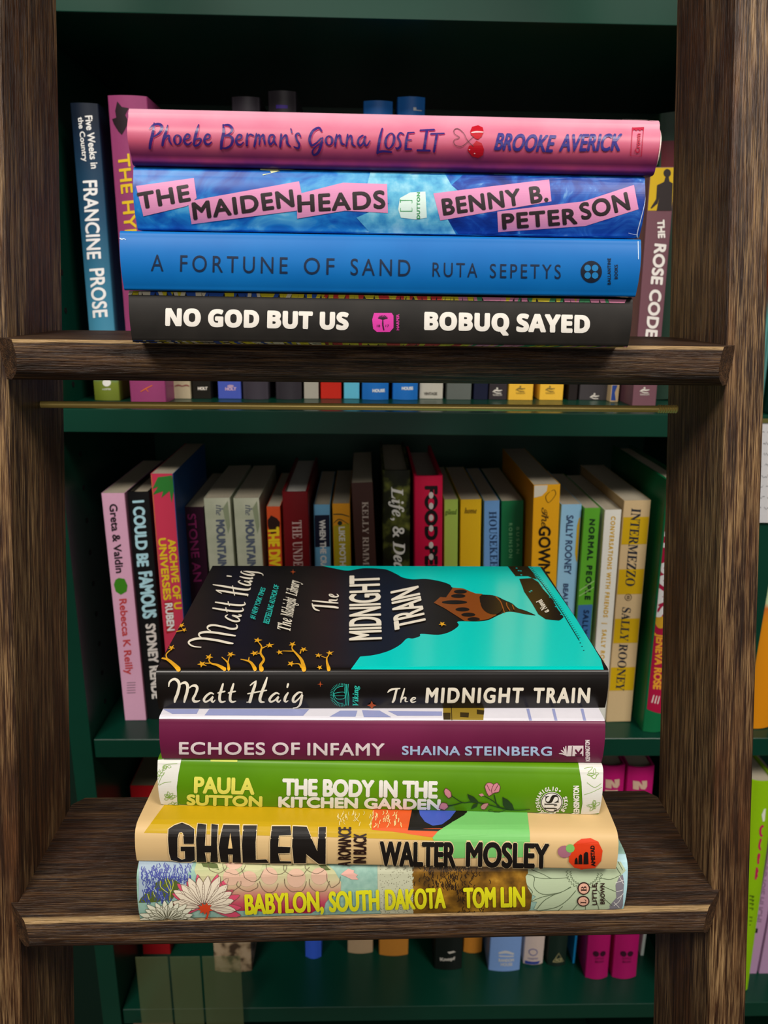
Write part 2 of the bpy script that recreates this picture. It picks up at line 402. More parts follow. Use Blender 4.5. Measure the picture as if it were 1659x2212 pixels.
bm = bmesh.new(); bmesh.ops.create_cone(bm, segments=24, radius1=.0019, radius2=.0019, depth=.349, cap_ends=True, matrix=Matrix.Rotation(R(90), 4, 'Y'))
rod = mesh_obj('tie_rod', bm, BR, ladder, LI @ Matrix.Translation((.0035, .421, -.0629)), smooth=30)
bm = bmesh.new(); seg = 12; turns = 8; prev = None; rr0, pit = .0020, .0014                # thread cut on the end of the rod
for k in range(turns*2+1):
    x = .0975+.0697+k*pit/2; r = rr0*(1.22 if k % 2 else .95)
    ring = [bm.verts.new((x, r*math.cos(2*math.pi*j/seg), r*math.sin(2*math.pi*j/seg))) for j in range(seg)]
    if prev:
        for j in range(seg): bm.faces.new((prev[j], prev[(j+1) % seg], ring[(j+1) % seg], ring[j]))
    prev = ring
mesh_obj('thread', bm, BR, rod)

# ------------------------------------------------------------------ upper step: stack of four hardcovers
INK = '#141219'; GS = 'hardcovers stacked on the upper step'
m = ramp_mat('no_god_black', [(.3, '#1b1917'), (.7, '#262320')], nscale=60, rough=.5)
b = lying((285, 735), (1357, 750), T1+.0002, .0227, .150, m, 'black hardcover with white title, bottom book on the upper ladder step', Y=.360, bulge=.0012, rc=.0025, rcb=.0022, group=GS)
b.p('title_lettering', '#e8e4dc').text('𝗡𝗢 𝗚𝗢𝗗 𝗕𝗨𝗧 𝗨𝗦', (359, 702), (751, 711), 33, w=2.0).done(cut=12)
b.p('author_lettering', '#e8e4dc').text('𝗕𝗢𝗕𝗨𝗤 𝗦𝗔𝗬𝗘𝗗', (918, 711), (1272, 718), 34, w=2.0).done(cut=12)
q = b.p('publisher_mark', '#d23aa0'); q.poly([(808, 676), (846, 676), (850, 682), (850, 708), (842, 717), (814, 717), (806, 710), (804, 690)]).text('HARPER', (862, 713), (862, 679), 5.5, w=.3); q.done(cut=12)
q = b.p('tree_mark', '#241420', 2)
for a_ in range(9): an = math.pi*(1.05+.9*a_/8); q.line([(827, 690, 1.4), (827+10*math.cos(an), 688+7*math.sin(an), 1.6)], smooth=False)
q.line([(827, 688, 2), (827, 702, 3), (829, 712, 2.4)]).text('18', (814, 706), (821, 706), 5).text('17', (833, 706), (840, 706), 5); q.done(cut=12)
random.seed(3); cols = ['#2f55a8', '#d7c62d', '#cf3a35', '#d987a9', '#3f8f5d', '#ddd3b8']
bands = {c: b.p('cover_pattern', c) for c in cols}
x = 272
while x < 1352:
    w_ = random.uniform(5, 13); t_ = (x-272)/1085; pal = [cols[0], cols[1], cols[5]] if t_ < .38 else ([cols[2], cols[1], cols[1]] if t_ < .66 else [cols[3], cols[4], cols[3], cols[1]])
    y0 = 630+t_*18; c = random.choice(pal); s_ = random.uniform(-4, 4)
    bands[c].poly([(x, y0), (x+w_, y0), (x+w_+s_, y0+7), (x+s_, y0+7)])
    y1 = 734+t_*14; c = random.choice(pal); bands[c].poly([(x+8, y1+.5), (x+w_+8, y1+.5), (x+w_+8+s_, y1+6), (x+8+s_, y1+6)])
    x += w_
for c in cols: bands[c].done()

m = ramp_mat('fortune_blue', [(.3, '#0064b0'), (.7, '#036cb8')], nscale=30, rough=.46, spec=.25)
b = lying((268, 628), (1373, 641), T1+.0231, .0250, .150, m, 'plain bright blue hardcover with thin dark lettering, second from the bottom of the upper stack', Y=.357, bulge=.0022, rc=.002, group=GS)
q = b.p('title_lettering', '#10233f')
for wd, x0, x1 in (('A', 326, 353), ('FORTUNE', 389, 621), ('OF', 656, 722), ('SAND', 757, 886)):
    y = lambda xx: 585+(xx-326)*.0205
    q.text(wd, (x0, y(x0)), (x1, y(x1)), 35, sp=1.35, w=0)
q.done(cut=12)
b.p('author_lettering', '#10233f').text('RUTA', (934, 597), (1031, 599), 30, sp=1.3).text('SEPETYS', (1058, 600), (1211, 602), 30, sp=1.3).done(cut=12)
b.p('publisher_mark', '#10192b').ell(1277, 587, 23, 23.5, n=32).text('BALLANTINE', (1319, 614), (1319, 558), 6.5, w=.3, sp=1.2).text('BOOKS', (1334, 602), (1334, 572), 6.5, w=.3, sp=1.2).done(cut=12)
q = b.p('emblem', '#1a76b4', 2)
for dx in (-8, 8):
    for dy in (-8, 8): q.ell(1277+dx, 587+dy, 7, 7)
q.done()
q = b.p('torn_jacket_edge', '#cfe2ee'); q.line([(257, 514, 1.5), (263, 517, 2), (268, 516, 1.2), (272, 518, 1)]).line([(1378, 522, 1.5), (1379, 560, 1.2)]); q.done()

m = ramp_mat('maiden_water', [(.28, '#0b2f8a'), (.42, '#0f56ac'), (.55, '#1b7ac4'), (.68, '#4fa3d2'), (.82, '#a5d3e2')], scale=(.7, 1, 1), nscale=75, rough=.36, spec=.3, distort=1.2, detail=12)
b = lying((297, 497), (1381, 514), T1+.0489, .0262, .147, m, 'blue watercolour hardcover with pink title labels, second from top of the upper stack', Y=.363, bulge=.0028, rc=.003, group=GS)
mw = ramp_mat('maiden_deep_water', [(.3, '#071f6e'), (.5, '#0d3a98'), (.62, '#1f5cb4'), (.74, '#7fb0d8')], scale=(.7, 1, 1), nscale=90, rough=.36, spec=.3, distort=1.5, detail=12)
q = b.p('deep_water_print', mw, 0); q.poly([(1000, 378), (1200, 372), (1400, 378), (1385, 515), (1100, 510), (990, 505), (965, 470), (1010, 430), (975, 400)]); q.done(cut=5)
mp_ = ramp_mat('maiden_pale_water', [(.3, '#2b83bd'), (.5, '#5aaed2'), (.7, '#93cde0')], nscale=160, rough=.36, spec=.3, detail=10)
q = b.p('pale_water_print', mp_, 0); q.poly([(800, 372), (960, 374), (975, 400), (1010, 430), (965, 470), (985, 506), (800, 503), (770, 470), (840, 440), (790, 410)]); q.done(cut=5)
q = b.p('title_label', '#cf88b2')
q.poly([(294, 402), (419, 385), (425, 428), (404, 445), (310, 467)]).poly([(406, 435), (646, 392), (652, 420), (641, 455), (414, 484)])
q.poly([(641, 420), (741, 395), (836, 398), (838, 460), (745, 455), (642, 472)])
q.poly([(936, 418), (1186, 388), (1191, 435), (1145, 443), (951, 476)]).poly([(1074, 457), (1261, 435), (1369, 400), (1379, 452), (1264, 488), (1076, 501)]); q.done(cut=10)
q = b.p('title_lettering', '#2a2024', 2); kw = dict(w=1.9, sp=1.12)
q.text('THE', (303, 451), (411, 433), 33, **kw).text('MAIDEN', (420, 473), (635, 445), 34, **kw).text('HEADS', (645, 457), (831, 449), 34, h2=36, **kw)
q.done(cut=12)
b.p('author_lettering', '#2a2024', 2).text('BENNY B.', (959, 464), (1183, 434), 33, **kw).text('PETER', (1087, 494), (1246, 482), 31, **kw).text('SON', (1258, 474), (1360, 452), 33, h2=36, **kw).done(cut=12)
b.p('publisher_mark_patch', '#cfe6e0').poly([(886, 416), (919, 414), (922, 470), (898, 474), (866, 470), (860, 452), (864, 428)]).done(cut=12)
q = b.p('publisher_mark', '#3c9a5c', 2); q.line([(865, 433, 2), (890, 433, 2), (890, 456, 2), (865, 456, 2), (865, 432, 2)], smooth=False).text('DUTTON', (907, 472), (907, 416), 6.5, w=.4, sp=1.15); q.done()
b.p('cream_tab', '#d8dfa8').poly([(562, 366), (640, 367), (600, 371), (568, 379)]).done()
q = b.p('creased_jacket_corner', '#c8d6ee', 2); q.line([(1381, 514, 1.2), (1376, 505, 2), (1390, 450, 1.2), (1395, 420, .8)]).line([(1357, 503, .8), (1375, 507, 1.4)]); q.done()

m = ramp_mat('phoebe_pink', [(.02, '#5f2670'), (.15, '#9c3a6c'), (.36, '#bd5470'), (.66, '#c6708a'), (1, '#cf9aae')], axis=2, off=0, rng=.0235, nscale=45, amt=.34, rough=.38, spec=.25)  # printed pink-to-purple fade, with shade painted into its darker lower edge
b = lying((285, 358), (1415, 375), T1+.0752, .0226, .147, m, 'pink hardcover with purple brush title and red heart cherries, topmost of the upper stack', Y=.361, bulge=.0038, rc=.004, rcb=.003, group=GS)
t2, t3 = affine(300, 250, 4.879), affine(630, 250, 4.879)
def ring(cx, cy, rx, ry, w, sl=0, n=12): return [(cx+rx*math.cos(2*math.pi*i/n)+sl*math.sin(2*math.pi*i/n), cy+ry*math.sin(2*math.pi*i/n), w*(.8+.3*math.cos(4*math.pi*i/n))) for i in range(n)]
def sh(p, dx, dy=0): return [(a_+dx, c_+dy, d_) for a_, c_, d_ in p]
ee = [(485, 250, 14), (530, 235, 18), (535, 205, 20), (505, 200, 22), (480, 245, 28), (490, 290, 28), (525, 300, 22), (555, 275, 12)]
ST2 = [[(162, 80, 12), (150, 180, 34), (125, 280, 34), (118, 340, 30)], [(112, 140, 10), (160, 100, 24), (220, 95, 30), (245, 130, 34), (215, 185, 26), (160, 220, 16)],
 [(305, 105, 12), (285, 180, 32), (262, 250, 34), (250, 310, 28)], [(262, 265, 12), (300, 215, 20), (320, 215, 24), (322, 260, 24), (345, 300, 14)], ee,
 [(632, 98, 12), (610, 170, 32), (590, 250, 32), (585, 310, 24), (625, 305, 24), (655, 265, 22), (645, 240, 20), (600, 250, 14)], sh(ee, 212), sh(ee, 547, 4),
 [(890, 100, 16), (895, 180, 34), (875, 270, 34), (868, 345, 28)], [(885, 105, 12), (950, 105, 26), (985, 145, 30), (960, 190, 20), (900, 215, 14), (960, 215, 22), (990, 250, 32), (970, 310, 28), (920, 338, 22), (880, 335, 12)],
 [(1145, 190, 16), (1140, 250, 30), (1138, 310, 26)], [(1140, 240, 12), (1170, 200, 20), (1205, 210, 20)],
 [(1240, 190, 16), (1230, 260, 28), (1218, 320, 24)], [(1230, 250, 12), (1265, 200, 22), (1275, 250, 24), (1270, 300, 20)], [(1275, 250, 12), (1310, 200, 22), (1320, 250, 26), (1330, 300, 18)],
 [(1420, 205, 18), (1385, 210, 24), (1370, 260, 26), (1385, 300, 26), (1415, 270, 18), (1430, 210, 22), (1425, 265, 26), (1450, 305, 14)],
 [(1500, 195, 18), (1498, 260, 30), (1490, 325, 26)], [(1500, 260, 12), (1545, 205, 22), (1560, 240, 28), (1565, 290, 28), (1595, 320, 16)], [(1602, 140, 12), (1612, 180, 18)]]
ST3 = [[(95, 225, 14), (75, 190, 20), (45, 205, 22), (55, 255, 24), (80, 300, 24), (70, 340, 24), (25, 325, 12)],
 [(315, 165, 20), (285, 132, 24), (220, 170, 30), (190, 250, 32), (210, 310, 28), (255, 290, 20), (310, 240, 20)], [(325, 235, 18), (310, 310, 32), (280, 385, 32), (235, 410, 26), (220, 370, 20), (260, 320, 16), (330, 280, 12)],
 [(475, 200, 16), (465, 260, 28), (458, 320, 20)], [(465, 260, 12), (505, 205, 22), (515, 250, 26), (530, 295, 26), (555, 300, 14)], [(590, 200, 16), (585, 260, 26), (575, 320, 20)], [(585, 270, 12), (620, 210, 22), (635, 250, 22), (640, 300, 24), (670, 320, 14)],
 [(750, 210, 18), (710, 240, 24), (700, 290, 26), (725, 315, 24), (760, 270, 18), (775, 215, 22), (765, 280, 26), (790, 315, 20), (825, 265, 14)],
 [(955, 140, 18), (930, 240, 32), (905, 390, 30)], [(905, 385, 26), (960, 372, 26), (1050, 380, 20)], [(1180, 200, 14), (1145, 185, 22), (1118, 225, 24), (1140, 270, 24), (1145, 320, 26), (1115, 345, 26), (1095, 335, 14)],
 [(1225, 185, 18), (1210, 260, 30), (1200, 350, 26)], [(1225, 185, 20), (1290, 180, 14)], [(1210, 260, 20), (1260, 255, 14)], [(1200, 350, 26), (1260, 350, 18)],
 [(1355, 158, 16), (1500, 152, 20)], [(1425, 160, 30), (1395, 360, 30)], [(1325, 362, 24), (1455, 365, 22)], [(1468, 195, 20), (1605, 190, 16)], [(1530, 200, 28), (1500, 375, 26)]]
RG2 = [ring(408, 252, 34, 48, 26)]; RG3 = [ring(395, 262, 34, 46, 26), ring(1035, 265, 44, 76, 28, sl=-14)]
for nm, hx, ly, dx, dy, kk in (('title_outline', '#b8335f', 1, .9, 1.1, 1.12), ('title_lettering', '#33246e', 2, 0, 0, .92)):
    q = b.p(nm, hx, ly, rough=.25)
    for T_, S_, G_ in ((t2, ST2, RG2), (t3, ST3, RG3)):
        TT = (lambda T_: lambda x, y: (T_(x, y)[0]+dx, T_(x, y)[1]+dy))(T_)
        for s_ in S_: q.line(s_, T=TT, ws=kk/4.879, n=4)
        for g_ in G_: q.line(g_, T=TT, ws=kk/4.879, closed=True, n=3)
    q.done(cut=10)
b.p('author_lettering', '#35307f', 2, rough=.25).text('BROOKE', (1068, 323), (1192, 328), 34, w=1.3, shear=.22).text('AVERICK', (1208, 326), (1338, 325), 34, w=1.3, shear=.22).done(cut=12)
q = b.p('heart_cherries', '#b01425', 2, rough=.25); T_ = affine(960, 250, 3.606)
q.poly([(200, 125), (215, 90), (262, 78), (298, 95), (306, 130), (290, 165), (262, 187), (240, 180), (205, 150)], T_).poly([(180, 270), (190, 235), (222, 225), (248, 195), (290, 215), (308, 260), (300, 305), (262, 328), (215, 315)], T_); q.done(cut=10)
q = b.p('cherry_stem', '#5b3a40', 3); q.line([(225, 165, 5), (180, 205, 4), (130, 238, 5), (80, 225, 5), (75, 190, 4), (118, 172, 4), (80, 145, 4), (75, 115, 5), (105, 105, 5), (150, 140, 4), (180, 195, 4), (225, 238, 5)], T=T_, ws=1/3.606); q.done(cut=10)
q = b.p('cherry_gloss', '#e9b8bd', 3); q.line([(212, 135, 8), (250, 130, 12), (300, 132, 8)], T=T_, ws=1/3.606).ell(1014, 323, 1.6, 1.2).ell(1025, 331, 1.8, 1.2); q.done()
q = b.p('publisher_mark', '#b3203f', 2); q.line([(1366, 277, 1.6), (1390, 276, 1.6), (1385, 337, 1.6), (1362, 336, 1.6), (1366, 276, 1.6)], smooth=False).poly([(1366, 276), (1391, 275), (1390, 283), (1386, 281), (1382, 284), (1378, 281), (1374, 284), (1370, 281), (1366, 284)]).text('Crown', (1381, 330), (1383, 290), 9, w=.5); q.done(cut=12)
q = b.p('jacket_fold', '#e9d8cf', 2); q.line([(1426, 252, 2.2), (1428, 290, 2.4), (1424, 330, 2.2), (1417, 368, 1.6)]); q.done()

# ------------------------------------------------------------------ lower step: stack of five hardcovers
GL = 'hardcovers stacked on the lower step'
# --- flower-covered book at the bottom
m = ramp_mat('babylon_teal', [(.3, '#7ba295'), (.7, '#93b5a7')], nscale=300, rough=.42)
b = lying((303, 1988), (1346, 1965), T2+.0002, .0300, .155, m, 'hardcover printed with flowers and yellow lettering, bottom book on the lower ladder step', bulge=.0012, rc=.008, group=GL)
q = b.p('printed_ground', '#b3b59b'); q.poly([(815, 1845), (894, 1845), (893, 1982), (825, 1984), (816, 1940)]); q.done(cut=5)
mo = ramp_mat('babylon_ochre', [(.3, '#3d2a10'), (.45, '#6d4c17'), (.6, '#93691f'), (.75, '#b98e35')], nscale=110, rough=.42, detail=9)
q = b.p('printed_ochre', mo); q.poly([(890, 1845), (1160, 1845), (1142, 1990), (892, 1990)]); q.done(cut=5)
q = b.p('printed_rim', '#a9cfd6'); q.poly([(1322, 1845), (1372, 1845), (1372, 1990), (1330, 1990), (1345, 1930), (1342, 1880)]); q.done(cut=5)
mb = ramp_mat('babylon_bloom', [(.05, '#a8213f'), (.30, '#b3455a'), (.52, '#b5836f'), (.72, '#c0b78f'), (.95, '#a9b181')], axis=2, off=.002, rng=.028, nscale=90, amt=.18, rough=.42)
q = b.p('printed_bloom', mb, 1)
q.poly([(430, 1845), (690, 1845), (700, 1862), (722, 1880), (737, 1905), (736, 1925), (715, 1935), (703, 1950), (700, 1962), (682, 1966), (672, 1972), (590, 1972), (550, 1966), (470, 1968), (440, 1930), (420, 1880)]); q.done(cut=5)
q = b.p('blue_brush_pattern', '#93a5b4', 1); q.poly([(300, 1850), (425, 1850), (405, 1890), (420, 1905), (380, 1940), (300, 1950)]); q.done(cut=5)
random.seed(12)
q = b.p('blue_brush_marks', '#3b448f', 2)
for k in range(330):
    x, y = random.uniform(306, 412), random.uniform(1864, 1945)
    if x > 370 and y > 1900: continue
    q.line([(x, y), (x+random.uniform(-3, 3), y+random.uniform(4, 7)), (x+random.uniform(-3, 3), y+random.uniform(7, 10))], w=1.5, n=2)
q.done(cut=5)
GLf = mat('#4c5a22', rough=.45, noise=.1)
q = b.p('printed_leaf', GLf, 2); T_ = affine(290, 1850, 4.1475)
q.poly([(185, 240), (235, 205), (300, 190), (360, 205), (410, 235), (415, 270), (385, 310), (350, 370), (320, 395), (285, 390), (240, 310), (185, 290)], T_).poly([(40, 410), (60, 370), (110, 320), (170, 305), (215, 330), (245, 370), (230, 400), (120, 410)], T_)
q.poly([(600, 60), (690, 55), (745, 70), (760, 120), (690, 105), (620, 95)], T_).poly([(1380+250, 60), (1380+330, 75), (1760, 120), (1700, 125)], T_); q.done(cut=5)
q = b.p('leaf_veins', '#b9c04a', 3)
for p_ in ([(300, 195), (325, 260), (320, 385)], [(235, 215), (240, 270), (300, 320)], [(345, 205), (350, 260), (325, 320)], [(280, 200), (295, 250), (325, 310)], [(120, 330), (135, 380)], [(170, 315), (190, 360)]): q.line([T_(*k)+(1.4,) for k in p_])
q.done(cut=5)
def petals(b, cx, cy, rx, ry, n, a0, a1, w_, fills, out, lay, cut=5, seed=0, pname='petal', rings=(1.0, .72)):
    rnd = random.Random(seed); F_ = [b.p('printed_petals', f, lay+k) for k, f in enumerate(fills)]; O = b.p('petal_outline', out, lay+len(fills))
    for ri, rr in enumerate(rings):
        for k in range(n):
            a = a0+(a1-a0)*(k+.5*ri)/(n-1) + rnd.uniform(-.04, .04); L = rr*rnd.uniform(.9, 1.05)
            tip = (cx+rx*L*math.cos(a), cy+ry*L*math.sin(a)); P = []
            for s_, t_ in ((0, .12), (-.75, .45), (-1, .68), (-.6, .88), (0, 1), (.6, .88), (1, .68), (.75, .45)):
                px, py = rx*L*t_*math.cos(a), ry*L*t_*math.sin(a); nx, ny = -math.sin(a), math.cos(a)
                P.append((cx+px+nx*s_*w_, cy+py+ny*s_*w_))
            F_[min(ri, len(F_)-1)].poly(P); O.line([p+(.75,) for p in P], closed=True, n=2)
    for f in F_: f.done(cut=cut)
    O.done(cut=cut)
petals(b, 444, 1960, 82, 76, 13, -3.3, .25, 8.5, ['#c94a66', '#d8c3b0'], '#6d5547', 2, seed=1, rings=(1.0,))
petals(b, 440, 1958, 76, 72, 12, -3.25, .1, 9.5, ['#d6cbb6'], '#6d5547', 4, seed=2, rings=(.98,))
petals(b, 362, 1985, 64, 44, 12, -3.1, -.05, 6, ['#d6d6c0'], '#5f5c46', 6, seed=3)
q = b.p('flower_centre', '#c2401f', 8); random.seed(5)
q.poly([(444+ (17 if k % 2 else 11)*math.cos(k*.33), 1960+(13 if k % 2 else 8)*math.sin(k*.33)) for k in range(19)]).line([(450, 1965, 4), (448, 1978, 4), (438, 1990, 3)]); q.done(cut=5)
rnd = random.Random(3)
for k_, (hx_, rows_) in enumerate((('#b9b98c', ((470, 1862, 20, 15), (545, 1868, 22, 18), (640, 1864, 24, 16), (598, 1862, 18, 14))), ('#c9a58e', ((505, 1862, 20, 16), (535, 1898, 20, 16), (582, 1892, 18, 18), (640, 1896, 20, 20), (690, 1892, 18, 18), (500, 1894, 18, 18))))):
    q = b.p('bloom_petals', hx_, 2+k_)
    for cx_, cy_, rx_, ry_ in rows_: q.ell(cx_, cy_, rx_, ry_, rnd.uniform(-.4, .4))
    q.done(cut=5)
q = b.p('bloom_outline', '#6b5a45', 4); rnd = random.Random(4)
for cx_, cy_, rx_, ry_ in ((470, 1868, 22, 17), (505, 1868, 24, 20), (545, 1878, 22, 24), (598, 1868, 24, 22), (640, 1872, 26, 20), (680, 1868, 22, 18), (535, 1905, 24, 20), (582, 1905, 20, 22), (640, 1900, 24, 26), (690, 1900, 22, 24), (720, 1890, 14, 26), (500, 1900, 22, 22)):
    q.line([(cx_+rx_*math.cos(a_)*rnd.uniform(.9, 1.1), cy_+ry_*math.sin(a_)*rnd.uniform(.9, 1.1), 1.1) for a_ in [k*math.pi/7+.1 for k in range(8)]], n=3)
q.done(cut=5)
q = b.p('pink_bud', '#d3a295', 3); q.poly([(736, 1888), (752, 1876), (765, 1880), (764, 1885), (773, 1889), (769, 1893), (774, 1899), (760, 1899), (748, 1893)]); q.done(cut=5)
q = b.p('ochre_brush_marks', '#2c1e12', 2); random.seed(9)
for k in range(200):
    x = random.choice((random.gauss(948, 28), random.gauss(1000, 24))); y = random.uniform(1864, 1975 if x > 985 else 1915)
    if 890 < x < 1120: q.line([(x, y), (x+random.uniform(-3, 3), y+4), (x+random.uniform(-2, 4), y+8)], w=1.5, n=2)
q.done(cut=5)
q = b.p('cream_stipple', '#77745c', 2)
for k in range(230):
    x, y = random.uniform(820, 890), random.uniform(1866, 1978); q.poly([(x, y), (x+1.3, y), (x+1.3, y+1.3), (x, y+1.3)])
q.done(cut=5)
T_ = affine(1060, 1850, 5.3516)
q = b.p('pale_flower', '#b0c09f', 2)
q.poly([(420, 60), (430, 190), (402, 230), (410, 290), (425, 350), (440, 380), (470, 430), (520, 460), (465, 515), (535, 520), (500, 600), (560, 620), (610, 745), (1600, 745), (1530, 600), (1400, 560), (1460, 470), (1440, 330), (1480, 240), (1560, 160), (1500, 60)], T_); q.done(cut=5)
q = b.p('grey_leaf', '#7d7a82', 3); q.poly([(1370, 565), (1450, 470), (1440, 330), (1480, 240), (1525, 205), (1540, 300), (1530, 420), (1525, 560), (1500, 610), (1380, 610)], T_); q.done(cut=5)
q = b.p('flower_outline', '#566349', 3)
for p_ in ([(470, 150), (600, 200), (710, 250), (890, 240)], [(490, 230), (600, 250), (700, 250)], [(410, 200), (500, 230), (500, 350), (600, 430), (800, 410), (920, 345)], [(470, 510), (600, 460), (780, 420), (925, 350)], [(530, 600), (620, 500), (740, 430)], [(560, 615), (750, 580), (880, 500), (980, 390)], [(780, 615), (830, 570)], [(945, 615), (1000, 550)], [(1095, 620), (1090, 540)], [(1250, 610), (1230, 540), (1170, 420)], [(1230, 380), (1300, 470), (1400, 560)], [(1270, 330), (1440, 400)], [(1250, 240), (1380, 260), (1500, 210)], [(1440, 110), (1500, 200)], [(1470, 60), (1520, 150)], [(420, 330), (480, 400), (460, 430)]):
    q.line([T_(*k)+(1.2,) for k in p_])
for k in range(16):
    a_ = math.pi*(.02+.96*k/15); 
    for r_ in (1.0, .8): q.line([T_(1080+190*r_*math.cos(a_), 180+170*r_*math.sin(a_))+(1,), T_(1080+215*r_*math.cos(a_+.09), 180+195*r_*math.sin(a_+.09))+(1,), T_(1080+190*r_*math.cos(a_+.18), 180+170*r_*math.sin(a_+.18))+(1,)], n=2)
q.done(cut=5)
q = b.p('grey_leaf_veins', '#d5d3cf', 4)
for p_ in ([(1440, 300), (1530, 270)], [(1480, 220), (1530, 310)], [(1460, 480), (1500, 450), (1530, 420)], [(1420, 560), (1480, 510), (1510, 440)], [(1420, 520), (1480, 580)], [(1450, 400), (1520, 380)]): q.line([T_(*k)+(1.3,) for k in p_])
q.done(cut=5)
YEL = '#d2cf1c'
q = b.p('title_lettering', YEL, 9); kw = dict(w=2.0, sp=1.0)
q.text('BABYLON,', (532, 1971), (698, 1964), 40, **kw).text('SOUTH', (713, 1965), (818, 1961), 40, **kw).text('DAKOTA', (834, 1961), (961, 1957), 40, **kw); q.done(cut=5)
b.p('author_lettering', YEL, 9).text('TOM', (1003, 1957), (1069, 1955), 40, **kw).text('LIN', (1083, 1955), (1132, 1954), 40, **kw).done(cut=5)
b.p('publisher_mark', '#33201c', 7).ell(1260, 1917, 13.5, 13.5).ell(1259, 1944, 13.5, 11.5).text('LITTLE,', (1288, 1952), (1288, 1905), 9, w=.4).text('BROWN', (1305, 1950), (1305, 1906), 9, w=.4).done(cut=5)
b.p('publisher_disc', '#d9a790', 8).ell(1260, 1917, 11, 11).ell(1259, 1944, 11, 9).done(cut=5)
b.p('publisher_letters', '#33201c', 9).text('𝐁', (1266, 1923), (1266, 1912), 12).text('𝐋', (1265, 1949), (1265, 1940), 12).done(cut=5)

# --- GHALEN
CREAM = '#d9b97f'
m = ramp_mat('ghalen_cream', [(.3, '#c8a876'), (.7, '#d0b380')], nscale=20, rough=.5, spec=.25)
b = lying((296, 1862), (1330, 1880), T2+.0302, .0196, .150, m, 'cream and yellow hardcover with big black lettering, second from the bottom of the lower stack', bulge=.0006, rc=.0065, group=GL)
q = b.p('yellow_artwork', '#b8960f'); q.poly([(356, 1738), (311, 1799), (700, 1808), (940, 1815), (940, 1806), (870, 1798), (820, 1738)]); q.done(cut=5)
q = b.p('orange_artwork', '#cf5524', 2); q.poly([(806, 1738), (803, 1793), (850, 1797), (935, 1809), (950, 1794), (1000, 1762), (1000, 1738)]); q.done(cut=5)
q = b.p('black_artwork', '#16130f', 3); q.poly([(892, 1740), (881, 1794), (946, 1796), (1014, 1755), (1010, 1740)]); q.done(cut=5)
q = b.p('blue_artwork', '#3f55ae', 4); q.poly([(903, 1740), (907, 1762), (918, 1777), (935, 1785), (955, 1782), (972, 1770), (986, 1752), (985, 1740)]); q.done(cut=5)
q = b.p('green_artwork', '#6fb765', 3); q.poly([(1014, 1740), (1008, 1757), (946, 1796), (934, 1809), (946, 1835), (951, 1853), (1145, 1850), (1144, 1800), (1137, 1740)]); q.done(cut=5)
q = b.p('crayon_scratches', '#e0cf8e', 4); random.seed(8)
for k in range(60):
    x = random.choice((random.gauss(738, 7), random.gauss(805, 6), random.gauss(835, 5), random.gauss(860, 4), random.gauss(770, 9))); y = random.uniform(1752, 1782-(8 if x < 730 else 0))
    q.line([(x, y), (x+random.uniform(-3, 2), y+4), (x+random.uniform(-4, 2), y+8)], w=random.uniform(.8, 1.8), n=2)
q.done(cut=5)
T_ = affine(350, 1760, 3.456)
GH = [[(50, 110), (95, 80), (150, 65), (200, 80), (243, 110), (240, 212), (165, 212), (160, 140), (150, 128), (130, 132), (118, 170), (118, 310), (150, 328), (175, 320), (172, 265), (142, 265), (142, 232), (245, 232), (248, 330), (220, 343), (130, 345), (70, 330), (55, 280), (47, 180)],
 [(268, 72), (332, 76), (322, 225), (368, 225), (370, 75), (420, 78), (412, 200), (420, 345), (362, 345), (366, 275), (322, 275), (335, 345), (262, 345), (256, 180)],
 [(460, 78), (578, 80), (585, 200), (592, 350), (528, 348), (530, 290), (495, 290), (500, 350), (440, 345), (425, 240), (440, 150)],
 [(608, 82), (710, 82), (700, 200), (702, 328), (780, 325), (800, 352), (605, 350), (598, 220)],
 [(822, 88), (958, 88), (965, 152), (875, 155), (868, 232), (960, 235), (955, 280), (868, 282), (882, 338), (965, 340), (968, 356), (808, 356), (808, 200)],
 [(978, 88), (1080, 92), (1160, 265), (1172, 95), (1224, 93), (1222, 360), (1170, 358), (1078, 288), (1075, 355), (985, 355), (972, 230)]]
q = b.p('title_outline', '#dcc598', 5)
for g_ in GH: q.line([T_(*p)+(3.2,) for p in g_]+[T_(*g_[0])+(3.2,)], smooth=False)
q.done(cut=5)
q = b.p('title_lettering', '#15110f', 6)
for g_ in GH: q.poly(g_, T_)
q.done(cut=5)
q = b.p('letter_counter', CREAM, 7); q.poly([(512, 135), (528, 245), (495, 245)], T_); q.done(cut=5)
b.p('subtitle_lettering', '#26130f', 6).text('A ROMANCE', (757, 1869), (758, 1788), 26, w=.9, sp=1.0).text('IN BLACK', (790, 1862), (791, 1801), 26, w=.9).done(cut=5)
q = b.p('author_outline', '#dcc598', 5); q.text('WALTER', (822, 1867), (982, 1869), 50, w=3.6).text('MOSLEY', (1008, 1868), (1183, 1872), 50, w=3.6); q.done(cut=5)
q = b.p('author_lettering', '#15110f', 6); q.text('WALTER', (822, 1867), (982, 1869), 49, w=2.5).text('MOSLEY', (1008, 1868), (1183, 1872), 49, w=2.5); q.done(cut=5)
q = b.p('publisher_mark', '#cf3a16', 5); q.poly([(1240, 1822), (1255, 1812), (1275, 1810), (1292, 1818), (1301, 1836), (1298, 1858), (1285, 1873), (1262, 1877), (1240, 1872), (1228, 1860), (1229, 1843)]); q.done(cut=5)
b.p('purple_berry', '#9a6273', 6).ell(1219, 1838, 15, 13).done(cut=5); b.p('green_berry', '#74b25c', 7).ell(1231, 1831, 9.5, 9).done(cut=5)
q = b.p('publisher_letters', '#1c1110', 7); q.text('AMISTAD', (1285, 1868), (1283, 1825), 8, w=.6)
